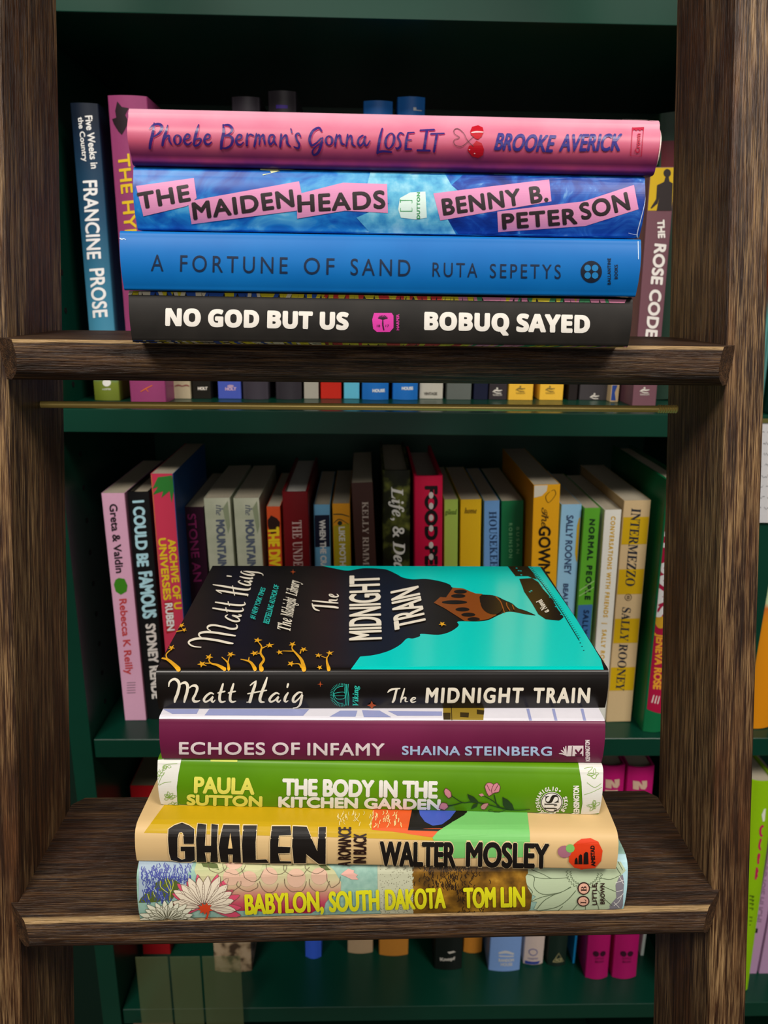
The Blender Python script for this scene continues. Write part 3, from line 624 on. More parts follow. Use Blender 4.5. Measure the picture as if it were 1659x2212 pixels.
for x, y0, w_ in ((1244, 1850, 5), (1253, 1843, 7), (1265, 1838, 9)): q.poly([(x-w_/2-1, 1864), (x-w_/2, y0+4), (x, y0), (x+w_/2, y0+2), (x+w_/2+1, 1864)])
q.done(cut=5)

# --- green book
m = ramp_mat('garden_green', [(.3, '#4a7c05'), (.7, '#5b8f0c')], nscale=16, rough=.38, spec=.32)
b = lying((348, 1740), (1293, 1761), T2+.0498, .0270, .150, m, 'green hardcover with white title and drawn pink flowers, middle book of the lower stack', bulge=.002, rc=.003, group=GL)
q = b.p('white_border', '#d9d9d2'); q.poly([(325, 1640), (392, 1640), (386, 1670), (382, 1700), (383, 1730), (388, 1750), (325, 1750)]).poly([(1249, 1648), (1310, 1648), (1310, 1770), (1252, 1770), (1258, 1735), (1256, 1690)]); q.done(cut=5)
q = b.p('botanical_drawing', '#7fa548', 2)
for p_ in ([(352, 1652, 1), (368, 1650, 1), (383, 1649, 1)], [(342, 1695, 1), (348, 1680, 1), (356, 1668, 1)], [(356, 1655, 1), (350, 1668, 1), (345, 1662, 1)], [(345, 1695, 1), (355, 1690, 1), (370, 1688, 1)], [(1262, 1660, 1), (1280, 1658, 1), (1270, 1668, 1)], [(1268, 1690, 1), (1284, 1700, 1), (1298, 1692, 1)], [(1262, 1716, 1), (1280, 1710, 1), (1300, 1700, 1)], [(1275, 1675, 1.4), (1284, 1682, 1.4), (1290, 1672, 1.4)]): q.line(p_)
rnd = random.Random(2)
for cx_, cy_, n_ in ((366, 1722, 9), (362, 1655, 4), (1284, 1740, 9), (1284, 1672, 5), (345, 1675, 4), (375, 1738, 6)):
    for k in range(n_):
        a_ = rnd.uniform(0, 6.28); L_ = rnd.uniform(8, 17); x1, y1 = cx_+L_*math.cos(a_), cy_+L_*math.sin(a_)*.8
        nx, ny = -math.sin(a_)*3, math.cos(a_)*3; q.line([(cx_, cy_, .9), ((cx_+x1)/2+nx, (cy_+y1)/2+ny, .9), (x1, y1, .9), ((cx_+x1)/2-nx, (cy_+y1)/2-ny, .9), (cx_, cy_, .9)], n=3)
q.done(cut=5)
b.p('author_lettering', '#dbd65c', 2).text('PAULA', (421, 1711), (548, 1714), 32, w=2.1).text('SUTTON', (405, 1736.5), (565, 1740.5), 20, w=1.9).done(cut=5)
b.p('title_lettering', '#e4e2da', 2).text('THE BODY IN THE', (612, 1716), (943, 1722), 33, w=2.4).text('KITCHEN GARDEN', (603, 1741), (950, 1747), 20, w=1.9).done(cut=5)
T_ = affine(940, 1640, 4.484)
q = b.p('flower_stems', '#22351a', 3)
for p_ in ([(915, 480, 5), (780, 488, 8), (660, 470, 11), (600, 440, 12), (570, 340, 9)], [(620, 450, 10), (560, 400, 9), (475, 350, 7)], [(660, 475, 8), (520, 435, 9), (420, 415, 11), (340, 408, 9), (260, 412, 8), (160, 350, 8)], [(270, 410, 8), (200, 430, 8), (130, 445, 9)], [(690, 480, 5), (620, 505, 5), (550, 500, 5), (515, 495, 5), (530, 480, 4), (560, 485, 3)]): q.line([T_(p[0], p[1])+(p[2]/4.484,) for p in p_])
q.poly([(310, 330), (370, 355), (415, 400), (410, 420), (345, 405), (320, 370)], T_).poly([(345, 480), (370, 430), (415, 420), (400, 455)], T_).poly([(650, 360), (700, 385), (745, 430), (765, 485), (740, 492), (690, 485), (655, 440)], T_); q.done(cut=5)
q = b.p('pink_blossoms', '#c8808c', 4)
q.poly([(480, 260), (500, 228), (540, 225), (565, 238), (600, 225), (628, 262), (615, 310), (570, 320), (520, 350), (495, 310)], T_).poly([(85, 300), (105, 275), (150, 310), (155, 355), (130, 370), (95, 335)], T_).poly([(35, 468), (60, 415), (110, 420), (125, 455), (90, 482)], T_).poly([(440, 450), (465, 425), (515, 420), (515, 440), (480, 478), (450, 475)], T_).poly([(420, 335), (455, 325), (475, 345), (445, 355)], T_); q.done(cut=5)
q = b.p('blossom_outline', '#5d2a33', 5)
for p_ in ([(480, 260), (500, 228), (540, 225), (565, 238), (600, 225), (628, 262), (615, 310), (570, 320), (520, 350), (495, 310), (480, 260)], [(565, 240), (545, 290), (550, 325)], [(500, 240), (530, 300)], [(610, 240), (575, 300)], [(85, 300), (105, 275), (150, 310), (155, 355), (130, 370), (95, 335), (85, 300)], [(35, 468), (60, 415), (110, 420), (125, 455), (90, 482), (35, 468)], [(440, 450), (465, 425), (515, 420), (480, 478), (450, 475)]): q.line([T_(*p)+(1.0,) for p in p_])
q.done(cut=5)
q = b.p('publisher_mark', '#e4e2da', 2); q.ell(1191.5, 1732, 24, 22, n=32).text('KENSINGTON', (1251, 1760), (1250, 1697), 11.5, w=.7)
def ringtext(q, s_, cx_, cy_, r_, a0, a1, h, w=.5, rr=None):
    n_ = len(s_)
    for k, ch in enumerate(s_):
        if ch == ' ': continue
        a_ = a0+(a1-a0)*k/(n_-1); d_ = (-math.sin(a_), math.cos(a_)); x, y = cx_+r_*math.cos(a_), cy_+(rr or r_)*math.sin(a_)
        ww = h*(.3 if ch != 'I' else .08); q.text(ch, (x-d_[0]*ww, y-d_[1]*ww), (x+d_[0]*ww, y+d_[1]*ww), h, w=w)
ringtext(q, 'JOHN', 1191.5, 1732, 26.5, 1.25, 2.05, 8, rr=24); ringtext(q, 'SCOGNAMIGLIO', 1191.5, 1732, 26.5, 2.35, 5.05, 8, rr=25); ringtext(q, 'BOOKS', 1191.5, 1732, 26.5, 6.95, 5.95, 8, rr=24)
q.ell(1209, 1708, 2, 2).ell(1205, 1751, 2, 2); q.done(cut=5)
q = b.p('publisher_ring', '#1c1c18', 3); q.line([(1191.5+22*math.cos(k*math.pi/10), 1732+20*math.sin(k*math.pi/10), 1.5) for k in range(20)], closed=True, n=2)
q.text('𝐉', (1200, 1750), (1200, 1742), 24).text('𝐉', (1200, 1740), (1200, 1734), 24).text('𝐒', (1207, 1732), (1205, 1715), 28); q.done(cut=5)
q = b.p('yellow_slip', '#b9c24a', 2); q.poly([(455, 1641), (513, 1642), (513, 1646), (455, 1645)]); q.done()

# --- maroon book
m = ramp_mat('echoes_maroon', [(.3, '#5a1436'), (.7, '#6b1d43')], nscale=14, rough=.38, spec=.32)
b = lying((350, 1641), (1299, 1650), T2+.0770, .0234, .147, m, 'maroon hardcover with white cover edge, second from the top of the lower stack', bulge=.0015, rc=.0025, group=GL)
q = b.p('front_cover_print', '#d5d3dc'); q.poly([(334, 1520), (1310, 1518), (1306, 1558), (820, 1556.5), (340, 1552.5)]); q.done(cut=4)
q = b.p('blue_print', '#8e95c0', 2)
q.poly([(452, 1533), (668, 1533), (655, 1547), (442, 1546)]).poly([(735, 1536), (772, 1536), (768, 1549), (712, 1549)]).poly([(782, 1535), (820, 1536), (845, 1550), (786, 1550)]).poly([(352, 1533), (430, 1533), (425, 1543), (372, 1543)]).poly([(838, 1537), (955, 1538), (955, 1547), (858, 1547)])
for x in (1137, 1192, 1254): q.poly([(x, 1532), (x+6, 1532), (x+12, 1557), (x+6, 1557)])
q.done(cut=4)
q = b.p('building_print', '#8a7326', 2); q.poly([(957, 1530), (1046, 1530), (1044, 1556), (958, 1555)]); q.done(cut=4)
q = b.p('building_shadow_print', '#33280f', 3); q.poly([(957, 1541), (973, 1541), (973, 1555), (958, 1555)]).poly([(994, 1540), (1013, 1541), (1012, 1551), (994, 1550)]).poly([(1030, 1534), (1046, 1536), (1045, 1545), (1030, 1544)]).line([(975, 1531, 1.6), (976, 1556, 1.6)]); q.done(cut=4)
b.p('title_lettering', '#ddd0d2', 2).text('ECHOES', (388, 1628), (572, 1629), 25, w=1.0, sp=1.08).text('OF', (589, 1629), (647, 1629), 25, w=1.0, sp=1.08).text('INFAMY', (665, 1630), (830, 1631), 25, w=1.0, sp=1.08).done(cut=5)
b.p('author_lettering', '#a8bedf', 2).text('SHAINA', (869, 1629), (993, 1630), 18, w=.9, sp=1.08).text('STEINBERG', (1005, 1630), (1191, 1631), 18, w=.9, sp=1.08).done(cut=5)
q = b.p('publisher_mark', '#ddd0d2', 2); q.poly([(1227, 1610), (1260, 1610), (1260, 1632), (1224, 1633)])
for k, (x, y) in enumerate(((1208, 1627), (1212, 1620), (1217, 1614), (1222, 1611))): q.line([(1224, 1632, 1), ((x+1224)/2-1, (y+1632)/2-2, 3), (x, y, 2)])
q.text('KENSINGTON', (1274, 1643), (1273, 1598), 9, w=.4); q.done(cut=5)
b.p('publisher_letter', '#5a1436', 3).text('K', (1256, 1631), (1256, 1616), 13, w=1.2).line([(1236, 1611, 1.4), (1235, 1632, 1.4)]).done(cut=5)

# --- The Midnight Train
m = ramp_mat('midnight_black', [(.3, '#0d0a09'), (.7, '#14100e')], nscale=50, rough=.3, spec=.35)
b = lying((343, 1533), (1307, 1531), T2+.1004, .0216, .146, m, 'black and turquoise hardcover, front cover up, topmost of the lower stack', bulge=.0012, rc=.0028, group=GL)
CY_ = [(694, 1222.5), (720, 1228), (751, 1233), (785, 1228), (820, 1229), (838, 1232), (859, 1242), (870, 1248), (892, 1252), (919, 1251), (950, 1256), (971, 1263), (978, 1270), (1001, 1272), (1028, 1283), (1061, 1286), (1076, 1290), (1088, 1296), (1106, 1304), (1118, 1314), (1136, 1320), (1157, 1330), (1136, 1328), (1100, 1322), (1076, 1330), (1055, 1340), (1031, 1343), (990, 1343), (991, 1350), (987, 1356), (971, 1366), (947, 1372), (910, 1370), (907, 1375), (892, 1380), (879, 1380), (865, 1393), (844, 1405), (820, 1413), (800, 1417), (778, 1419), (758, 1446.5), (1030, 1447), (1304, 1447), (1298, 1425), (1280, 1395), (1243, 1335), (1165, 1222.5)]
q = b.p('turquoise_sky', mat('#00c4bb', rough=.14, spec=.5, noise=.02)); q.poly([p[:2] for p in spline(CY_[:40], 4)]+CY_[40:]); q.done(cut=8)
q = b.p('orange_bridge', '#7c4012', 2, rough=.2); T_ = affine(920, 1210, 4.366)
q.poly([(255, 262), (345, 270), (470, 318), (535, 322), (505, 350), (510, 400), (540, 440), (600, 490), (668, 520), (590, 560), (470, 580), (365, 578), (180, 460), (75, 405), (135, 352), (190, 355)], T_); q.done(cut=8)
q = b.p('bridge_arches', '#15100e', 3, rough=.24)
for cx_, cy_, w_ in ((325, 302, 62), (305, 343, 68), (270, 402, 120), (345, 470, 66), (400, 520, 66), (450, 562, 58)): q.ell(920+cx_/4.366, 1210+cy_/4.366, w_/4.366, 19/4.366)
q.ell(920+620/4.366, 1210+425/4.366, 25, 20, .5); q.done(cut=8)
q = b.p('smoke_edges', '#8a4a1a', 4, rough=.2)
for p_ in ([(660, 350), (690, 380), (710, 410), (740, 500)], [(760, 410), (765, 440), (790, 480)], [(815, 430), (830, 470)]): q.line([T_(*k)+(2.2,) for k in p_])
q.done()
q = b.p('train_silhouette', '#0d0a09', 2, rough=.22)
q.poly([(770, 60), (960, 62), (1010, 130), (1050, 185), (1000, 172), (965, 155), (845, 155)], T_).poly([(880, 180), (1000, 172), (1060, 210), (1100, 270), (1200, 380), (1240, 460), (1300, 540), (1280, 560), (1255, 575), (1130, 562), (1060, 515), (1000, 410), (925, 300), (915, 270)], T_)
q.line([T_(x_, y_)+(1.6,) for x_, y_ in ((955, 60), (1100, 230), (1200, 370), (1300, 520), (1390, 670), (1445, 760))], smooth=False)
for k in range(42):
    t_ = k/41; x_, y_ = 965+t_*470, 62+t_*t_*120+t_*560; q.line([T_(x_, y_)+(.8,), T_(x_+22, y_-8)+(.8,)])
for x_, y_ in ((1455, 785), (1472, 818), (1488, 855)): q.ell(*T_(x_, y_), 1.6, 1.0)
q.done(cut=8)
q = b.p('train_windows', '#09a8a1', 3, rough=.14)
for x_, y_ in ((845, 75), (865, 100), (885, 102), (890, 140), (985, 290), (970, 300), (1010, 105), (1030, 150), (1090, 250), (1160, 350), (1205, 405), (1215, 440), (1265, 515)): q.poly([T_(x_, y_), T_(x_+16, y_), T_(x_+20, y_+9), T_(x_+4, y_+9)])
q.done()
# writing on the front cover
LT = '#ddd6c4'
M_ = [[(78, 218, 12), (85, 175, 20), (115, 145, 24), (150, 138, 30), (185, 165, 34), (195, 215, 32), (175, 300, 34), (152, 355, 34), (144, 388, 22)],
 [(205, 200, 12), (232, 180, 22), (268, 178, 32), (290, 215, 34), (282, 280, 32), (264, 340, 32), (252, 388, 22)],
 [(308, 235, 12), (338, 212, 20), (378, 210, 32), (397, 240, 30), (378, 300, 26), (352, 350, 30), (362, 380, 30), (400, 382, 20), (425, 372, 10)]]
A_ = [(578, 300, 14), (545, 290, 22), (500, 320, 26), (472, 362, 28), (488, 386, 22), (530, 370, 18), (572, 330, 20), (556, 366, 26), (573, 388, 20), (596, 368, 10)]
TT_ = [[(685, 190, 20), (670, 240, 28), (650, 310, 30), (648, 365, 30), (670, 388, 24), (710, 380, 12)], [(628, 290, 14), (660, 280, 18), (705, 272, 16)]]
H_ = [[(1055, 158, 14), (1040, 210, 30), (1012, 290, 32), (985, 385, 34)], [(950, 390, 8), (995, 388, 12)], [(990, 205, 12), (1020, 180, 16), (1055, 158, 14)], [(1178, 120, 14), (1155, 190, 30), (1120, 280, 32), (1098, 350, 34), (1108, 385, 28), (1145, 390, 12)], [(962, 298, 14), (1060, 280, 16), (1172, 260, 14)]]
I_ = [[(1412, 288, 18), (1385, 330, 30), (1375, 370, 30), (1390, 385, 20), (1412, 375, 10)], [(1413, 192, 24), (1404, 224, 20)]]
G_ = [[(1568, 285, 14), (1530, 285, 22), (1480, 330, 28), (1468, 375, 30), (1490, 388, 22), (1540, 345, 16), (1570, 300, 14)], [(1574, 315, 16), (1560, 370, 26), (1545, 420, 24), (1510, 450, 14), (1468, 456, 8)]]
NAME = M_+[A_]+TT_+[[(x_+117, y_, w_) for x_, y_, w_ in s_] for s_ in TT_]+H_+[[(x_+733, y_, w_) for x_, y_, w_ in A_]]+I_+G_
THE = [[(762, 300, 14), (790, 275, 24), (840, 262, 22), (905, 256, 14)], [(868, 262, 24), (850, 330, 28), (835, 390, 30), (820, 415, 24)], [(960, 258, 14), (945, 310, 22), (925, 370, 22), (915, 415, 16)], [(920, 395, 8), (950, 365, 16), (975, 365, 20), (970, 405, 18), (1000, 410, 6)], [(1040, 400, 8), (1085, 378, 14), (1088, 362, 12), (1060, 366, 18), (1036, 395, 20), (1055, 418, 18), (1095, 408, 8)]]
def up_map(x_, y_):                                               # the same lettering running away over the flat cover
    t_ = (x_-70)/1510; f_ = t_*1.5/(1+.5*t_); v_ = (390-y_)/270
    bx, by = 500+52*f_, 1404-168*f_; U = 104-28*f_; return (bx-U*v_, by-4*v_)
q = b.p('author_lettering', LT, 5, rough=.3)
for s_ in NAME:
    P_ = spline(s_, 5); L2 = []
    for x_, y_, w_ in P_: L2.append(up_map(x_, y_)+(w_*.15*(1-.25*(x_-70)/1510),))
    q.line(L2, smooth=False)
q.done()
q = b.p('title_lettering', LT, 5, rough=.3)
def the_up(x_, y_): return (730-(415-y_)/160*56, 1321-(x_-762)/335*36)
for s_ in THE: q.line([the_up(x_, y_)+(w_*.15,) for x_, y_, w_ in spline(s_, 4)], smooth=False)
q.text('MIDNIGHT', (824, 1382), (819, 1244), 69, h2=63, w=1.15).text('TRAIN', (920, 1348), (903, 1268), 68, h2=60, w=1.15); q.done()
b.p('tagline_lettering', '#2bb3a8', 5, rough=.3).text('#1 NEW YORK TIMES', (550, 1340), (574, 1273), 12, h2=10, w=.15).text('BESTSELLING AUTHOR OF', (581, 1350), (603, 1267), 13, h2=11, w=.15).done()
q = b.p('earlier_title_lettering', LT, 5, rough=.3); q.text('𝑻𝒉𝒆', (627, 1365), (631, 1339), 29).text('𝑴𝒊𝒅𝒏𝒊𝒈𝒉𝒕', (632, 1336), (640, 1295), 27).text('𝑳𝒊𝒃𝒓𝒂𝒓𝒚', (641, 1290), (648, 1258), 25).text('𝒂 𝑵𝒐𝒗𝒆𝒍', (1186, 1322), (1169, 1295), 13, w=.2); q.done()
q = b.p('golden_branches', '#d39a1d', 5, rough=.35); T_ = affine(390, 1210, 5.027); T1_ = affine(320, 1200, 3.318)
for p_ in ([(480, 1190, 36), (400, 1150, 26), (330, 1130, 16), (305, 1090, 10)], [(330, 1130, 12), (270, 1130, 10)], [(525, 1190, 30), (515, 1130, 22), (490, 1100, 14), (450, 1065, 8)], [(515, 1120, 14), (530, 1060, 8)], [(810, 1190, 40), (770, 1130, 28), (730, 1105, 18), (655, 1088, 8)], [(740, 1100, 14), (745, 1065, 8)],
 [(880, 1190, 50), (870, 1150, 30), (905, 1090, 26), (870, 1020, 22), (880, 950, 16), (845, 900, 8)], [(880, 970, 12), (940, 942, 8)], [(870, 1025, 10), (830, 1020, 8)], [(1340, 1190, 50), (1315, 1100, 34), (1260, 1030, 22), (1215, 980, 14), (1210, 940, 8)], [(1220, 1000, 10), (1110, 998, 6)], [(1300, 1020, 14), (1310, 990, 8)], [(1310, 1170, 20), (1290, 1140, 14), (1250, 1135, 8)],
 [(1610, 1190, 40), (1590, 1120, 22), (1590, 1070, 14), (1610, 1045, 8)], [(1590, 1075, 8), (1530, 1055, 6)]): q.line([(x_, y_, w_/5.027) for x_, y_, w_ in p_], T=T_)
for p_ in ([(220, 820, 30), (150, 760, 20), (110, 745, 12), (60, 742, 6)], [(140, 755, 12), (130, 715, 8), (165, 680, 6)], [(120, 590, 6), (160, 560, 6), (240, 545, 6)], [(160, 560, 6), (180, 530, 5), (180, 500, 4)], [(185, 530, 4), (235, 515, 4)]): q.line([(x_, y_, w_/3.318) for x_, y_, w_ in p_], T=T1_)
def leaf(x_, y_, r_, a_):
    P_ = []
    for k in range(10):
        rr = r_*.88*(1 if k % 2 == 0 else .42)*(1.25 if k == 0 else 1); P_.append((x_+rr*math.cos(a_+k*math.pi/5), y_+rr*.72*math.sin(a_+k*math.pi/5)))
    q.poly(P_)
for k, (x_, y_, r_) in enumerate(((310, 1065, 52), (232, 1140, 58), (545, 1035, 50), (835, 882, 50), (968, 935, 50), (800, 1022, 50), (1215, 925, 48), (1075, 1010, 44), (1335, 980, 46), (1200, 1135, 52), (1495, 1045, 42), (1620, 1020, 46), (1510, 1175, 36))): leaf(*T_(x_, y_), r_/5.027, -1.2+(k*1.7) % 2)
for x_, y_, r_ in ((168, 668, 30), (92, 690, 26), (240, 508, 28), (258, 540, 24)): leaf(*T1_(x_, y_), r_/3.318, -1.0+x_ % 2)
leaf(955, 1350, 9, .4)
q.done(cut=8)
q = b.p('orange_stars', '#a3461c', 5); T9 = lambda cx_, cy_, r_, k_=.25: q.poly([(cx_+r_*(1 if i % 2 == 0 else k_)*math.cos(i*math.pi/4), cy_+r_*(1 if i % 2 == 0 else k_)*math.sin(i*math.pi/4)) for i in range(8)])
T9(692, 1477, 6.5); T9(633, 1237, 6); T9(803, 1522, 10, .4); q.done(cut=5)
# writing on the spine
q = b.p('spine_author_lettering', LT, 4, rough=.3); TS = affine(350, 1440, 5.184)
for s_ in NAME: q.line(s_, T=TS, ws=1/5.184, n=5)
q.done(cut=5)
q = b.p('spine_title_lettering', LT, 4, rough=.3); TS = affine(700, 1440, 5.53)
for s_ in THE: q.line(s_, T=TS, ws=1/5.53, n=5)
q.text('MIDNIGHT', (920, 1516), (1127, 1516), 30, w=1.7, sp=1.25, shear=.08).text('TRAIN', (1152, 1516), (1271, 1516), 30, w=1.7, sp=1.25, shear=.08); q.done(cut=5)
q = b.p('publisher_mark', '#2fb5a5', 4, rough=.3)
for k in range(26):
    a_ = math.pi*(.42+1.16*k/25); q.line([(738+20*math.cos(a_), 1500+20*math.sin(a_), .8), (738+25*math.cos(a_), 1500+25*math.sin(a_), .8)], smooth=False)
q.line([(738+18*math.cos(a_), 1500+18*math.sin(a_), 1.1) for a_ in [math.pi*(.45+1.1*k/8) for k in range(9)]]).line([(720, 1497, 1), (743, 1494, 1), (744, 1507, 1), (727, 1508, 1), (722, 1498, 1)]).line([(716, 1502, .8), (746, 1502, .8)])
for x_ in (746, 749, 752.5): q.line([(x_, 1477, 1.2), (x_-1, 1490, 1.5), (x_+1, 1505, 1.4), (x_, 1522, 1.2)])
q.text('𝑽𝒊𝒌𝒊𝒏𝒈', (774, 1523), (774, 1480), 12, w=.2); q.done(cut=5)

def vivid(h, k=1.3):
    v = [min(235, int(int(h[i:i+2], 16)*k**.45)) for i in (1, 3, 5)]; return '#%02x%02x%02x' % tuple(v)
# ------------------------------------------------------------------ middle shelf of the bookcase, left to right
GM = 'books on the middle shelf'
a5, a6 = affine(130, 900, 2.37), affine(780, 900, 2.37)
def P5(x, y): return a5(x, y)
def P6(x, y): return a6(x, y)
GREY = page_mat('#c2b8a2', 'shelf_page_edges')
def sb(tl, tr, ll, Y, h, label, **k):
    k.setdefault('soft', True); k.setdefault('pages', GREY)
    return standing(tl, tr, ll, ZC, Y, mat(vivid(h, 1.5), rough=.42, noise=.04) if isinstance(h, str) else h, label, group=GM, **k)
def tx(b, h, *items, name='title_lettering', layer=2):
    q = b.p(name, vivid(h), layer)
    for it in items:
        body, a_, c_, hh = it[:4]; q.text(body, a_, c_, hh, **(it[4] if len(it) > 4 else dict(w=.5)))
    q.done()
b = sb(P5(208, 392), P5(330, 385), (265, 1512.6), .687, '#bf92ab', 'pale pink paperback with a lime, leftmost on the middle shelf')
tx(b, '#22191f', ('Greta & Valdin', P5(252, 450), P5(287, 800), 16, dict(w=.7)))
tx(b, '#b23a3a', ('Rebecca K Reilly', P5(303, 935), P5(338, 1320), 15, dict(w=.6)), name='author_lettering')
q = b.p('lime_print', '#3f8a1d', 2); q.poly([P5(*p) for p in ((300, 825), (330, 830), (345, 865), (340, 895), (310, 912), (285, 895), (275, 860), (283, 835))]); q.done()
q = b.p('publisher_mark', '#6e5a66', 2)
for k in range(5): q.line([P5(343, 1362+13*k), P5(385, 1360+13*k)], w=1.3, smooth=False)
q.done()
b = sb(P5(340, 385), P5(458, 380), P5(432, 1440), .690, '#0f1012', 'black hardcover with pale blue capitals, second from the left on the middle shelf', soft=False, bulge=.001)
tx(b, '#9cc7d6', ('I COULD BE', P5(374, 432), P5(398, 765), 23, dict(w=1.5)), ('FAMOUS', P5(404, 797), P5(428, 1030), 27, dict(w=1.6)))
tx(b, '#c9c6c0', ('SYDNEY RENDE', P5(440, 1062), P5(474, 1440), 19, dict(w=1.2)), name='author_lettering')
mA = ramp_mat('archive_cover', [(0, '#1f4f8e'), (.035, '#1f4f8e'), (.04, '#d03a58'), (1, '#d03a58')], axis=2, off=0, rng=.02, amt=.0, rough=.4)
b = sb(P5(460, 292), P5(581, 298), P5(530, 1130), .672, mA, 'tall pink and yellow paperback with green leaves, third from the left on the middle shelf')
q = b.p('yellow_border', '#d6a71c', 1); q.line([P5(462, 300), P5(530, 1140)], w=5, smooth=False).line([P5(586, 300), P5(612, 600), P5(648, 960)], w=6, smooth=False); q.done()
q = b.p('green_leaves', '#2f7d32', 2)
for p_ in ([(575, 300), (500, 310), (460, 370), (520, 350)], [(575, 300), (510, 345), (470, 400), (530, 380)], [(578, 305), (530, 370), (518, 415), (560, 380)], [(580, 310), (560, 380), (570, 440), (588, 380)]): q.poly([P5(*p) for p in p_])
q.done()
tx(b, '#d9b321', ('ARCHIVE OF U', P5(553, 630), P5(586, 985), 15, dict(w=.9)), ('UNIVERSES', P5(504, 625), P5(532, 938), 15, dict(w=.9)))
q = b.p('red_label', '#a81e22', 2); q.poly([P5(533, 948), P5(575, 945), P5(586, 1100), P5(545, 1110)]); q.done()
tx(b, '#e8e2d6', ('RUBEN', P5(538, 957), P5(550, 1095), 15, dict(w=.8)), name='author_lettering', layer=3)
b = sb(P5(634, 462), P5(735, 455), P5(664, 890), .705, '#24091c', 'very dark purple paperback, left of the two matching pale green-grey books')
tx(b, '#7e2157', ('STONE AN', P5(652, 500), P5(684, 845), 17, dict(w=.5)))
for i, (x0, x1, xl, lab) in enumerate(((732, 880, 760, 'pale green-grey paperback with grey title, left one of a matching pair'), (884, 1030, 908, 'pale green-grey paperback with grey title, right one of a matching pair'))):
    mm = ramp_mat('mountain_cover', [(.35, '#aab098'), (.65, '#c9ccb6')], nscale=25, rough=.5)
    b = sb(P5(x0, 418), P5(x1-10, 412), P5(xl, 760), .700, mm, lab)
    d = 150*i
    q = b.p('mountain_print', '#8b9678', 1); q.poly([P5(x0+100, 470), P5(x1-22, 430), P5(x1-10, 560), P5(x1-20, 600), P5(x0+110, 520)]); q.done()
    tx(b, '#4c5566', ('𝑡ℎ𝑒', P5(798+d, 452), P5(799+d, 505), 13, dict(w=.2)), ('MOUNTAINS', P5(799+d, 530), P5(812+d, 800), 17, dict(w=1.1)))
b = sb(P5(1054, 460), P5(1128, 452), P5(1066, 760), .708, '#b0431f', 'orange paperback with big yellow capitals and a palm, beside the dark red book')
tx(b, '#d8b51d', ('THE DIV', P5(1058, 570), P5(1068, 765), 25, dict(w=1.6)))
q = b.p('palm_print', '#2a1410', 1); q.poly([P5(*p) for p in ((1050, 560), (1045, 530), (1080, 505), (1110, 520), (1125, 540), (1122, 590), (1080, 600))]); q.done()
b = sb(P5(1133, 385), P5(1270, 382), P5(1148, 760), .690, '#5c0c12', 'dark red hardcover with grey serif capitals and glossy paper top', soft=False, bulge=.001, Wd=.15, pages=page_mat('#c5c3bb', 'glossy_page_edges'))
tx(b, '#b39a95', ('𝐓𝐇𝐄 𝐔𝐍𝐃𝐄𝐑', P5(1188, 530), P5(1197, 800), 20, dict(w=0)))
b = sb(P5(1296, 450), P5(1383, 448), P5(1302, 760), .705, '#5d93b4', 'thin light blue and navy paperback with small white capitals')
q = b.p('navy_band', '#141a33', 1); q.poly([P5(1297, 505), P5(1386, 503), P5(1388, 665), P5(1301, 668)]); q.done()
tx(b, '#d8d6cf', ('WHEN THE CRAN', P5(1327, 530), P5(1336, 800), 12, dict(w=.7)))
b = sb(P5(1391, 445), P5(1485, 445), P5(1400, 760), .705, '#c2861d', 'thin orange and yellow paperback with a painted eye on the spine')
q = b.p('face_print', '#b9a61f', 1); q.poly([P5(1396, 560), P5(1488, 545), P5(1492, 765), P5(1400, 765)]); q.done()
q = b.p('eye_print', '#23352c', 2); q.ell(*P5(1432, 545), 5, 5); q.line([P5(1400, 545)+(1,), P5(1430, 525)+(2,), P5(1475, 550)+(1,)]).line([P5(1398, 500)+(2,), P5(1440, 500)+(2.4,), P5(1482, 512)+(1.5,)]); q.done()
tx(b, '#dfdcc8', ('LIKE MOTHE', P5(1427, 565), P5(1434, 785), 12, dict(w=.7)), layer=3)
b = sb(P5(1488, 340), (806, 1043), P5(1510, 760), .695, '#3a2420', 'tall brown paperback with pale serif author name, beside the gold-edged book')
tx(b, '#a89c92', ('𝐊𝐄𝐋𝐋𝐘 𝐑𝐈𝐌𝐌𝐄𝐑', P5(1546, 435), P5(1552, 830), 13, dict(w=0)), name='author_lettering')
mm = ramp_mat('foliage_cover', [(.3, '#0f1009'), (.5, '#1f2410'), (.62, '#5d6428'), (.75, '#8f8d45')], nscale=55, rough=.4, detail=3)
b = sb(P6(107, 275), P6(255, 270), P6(109, 760), .690, mm, 'black hardcover with olive foliage and large white italic title', soft=False, bulge=.001)
tx(b, '#d9d6cc', ('𝑳𝒊𝒇𝒆, & 𝑫𝒆𝒂𝒕𝒉', P6(155, 360), P6(172, 860), 25, dict(w=.4)))
q = b.p('gold_edge', '#a8902c', 2); q.line([P6(109, 275), P6(110, 765)], w=3, smooth=False); q.done()
b = sb(P6(268, 305), P6(420, 300), P6(270, 760), .685, '#b3103a', 'crimson hardcover with black and white capitals, boards taller than its pages', soft=False, bulge=.0012, t=.003, inset=.006, pages=page_mat('#b9b4a8', 'pale_page_edges'))
tx(b, '#141012', ('FOOD PERSON', P6(330, 357), P6(331, 1010), 24, dict(w=2.2)))
q = b.p('white_letter_fill', '#ddd3cf', 3)
for y_ in (400, 455, 515, 570, 655, 715): q.ell(*P6(358, y_), 5, 7)
q.done()
b = sb(P6(424, 425), P6(498, 422), P6(423, 760), .705, '#8fae4b', 'thin light green paperback, left of the yellow one called home')
tx(b, '#41601f', ('𝒈𝒊𝒍𝒆𝒂𝒅', P6(430, 500), P6(490, 500), 11, dict(w=.1)))
b = sb(P6(507, 425), P6(618, 422), P6(504, 760), .705, '#c7a018', 'golden yellow paperback with a small dark title')
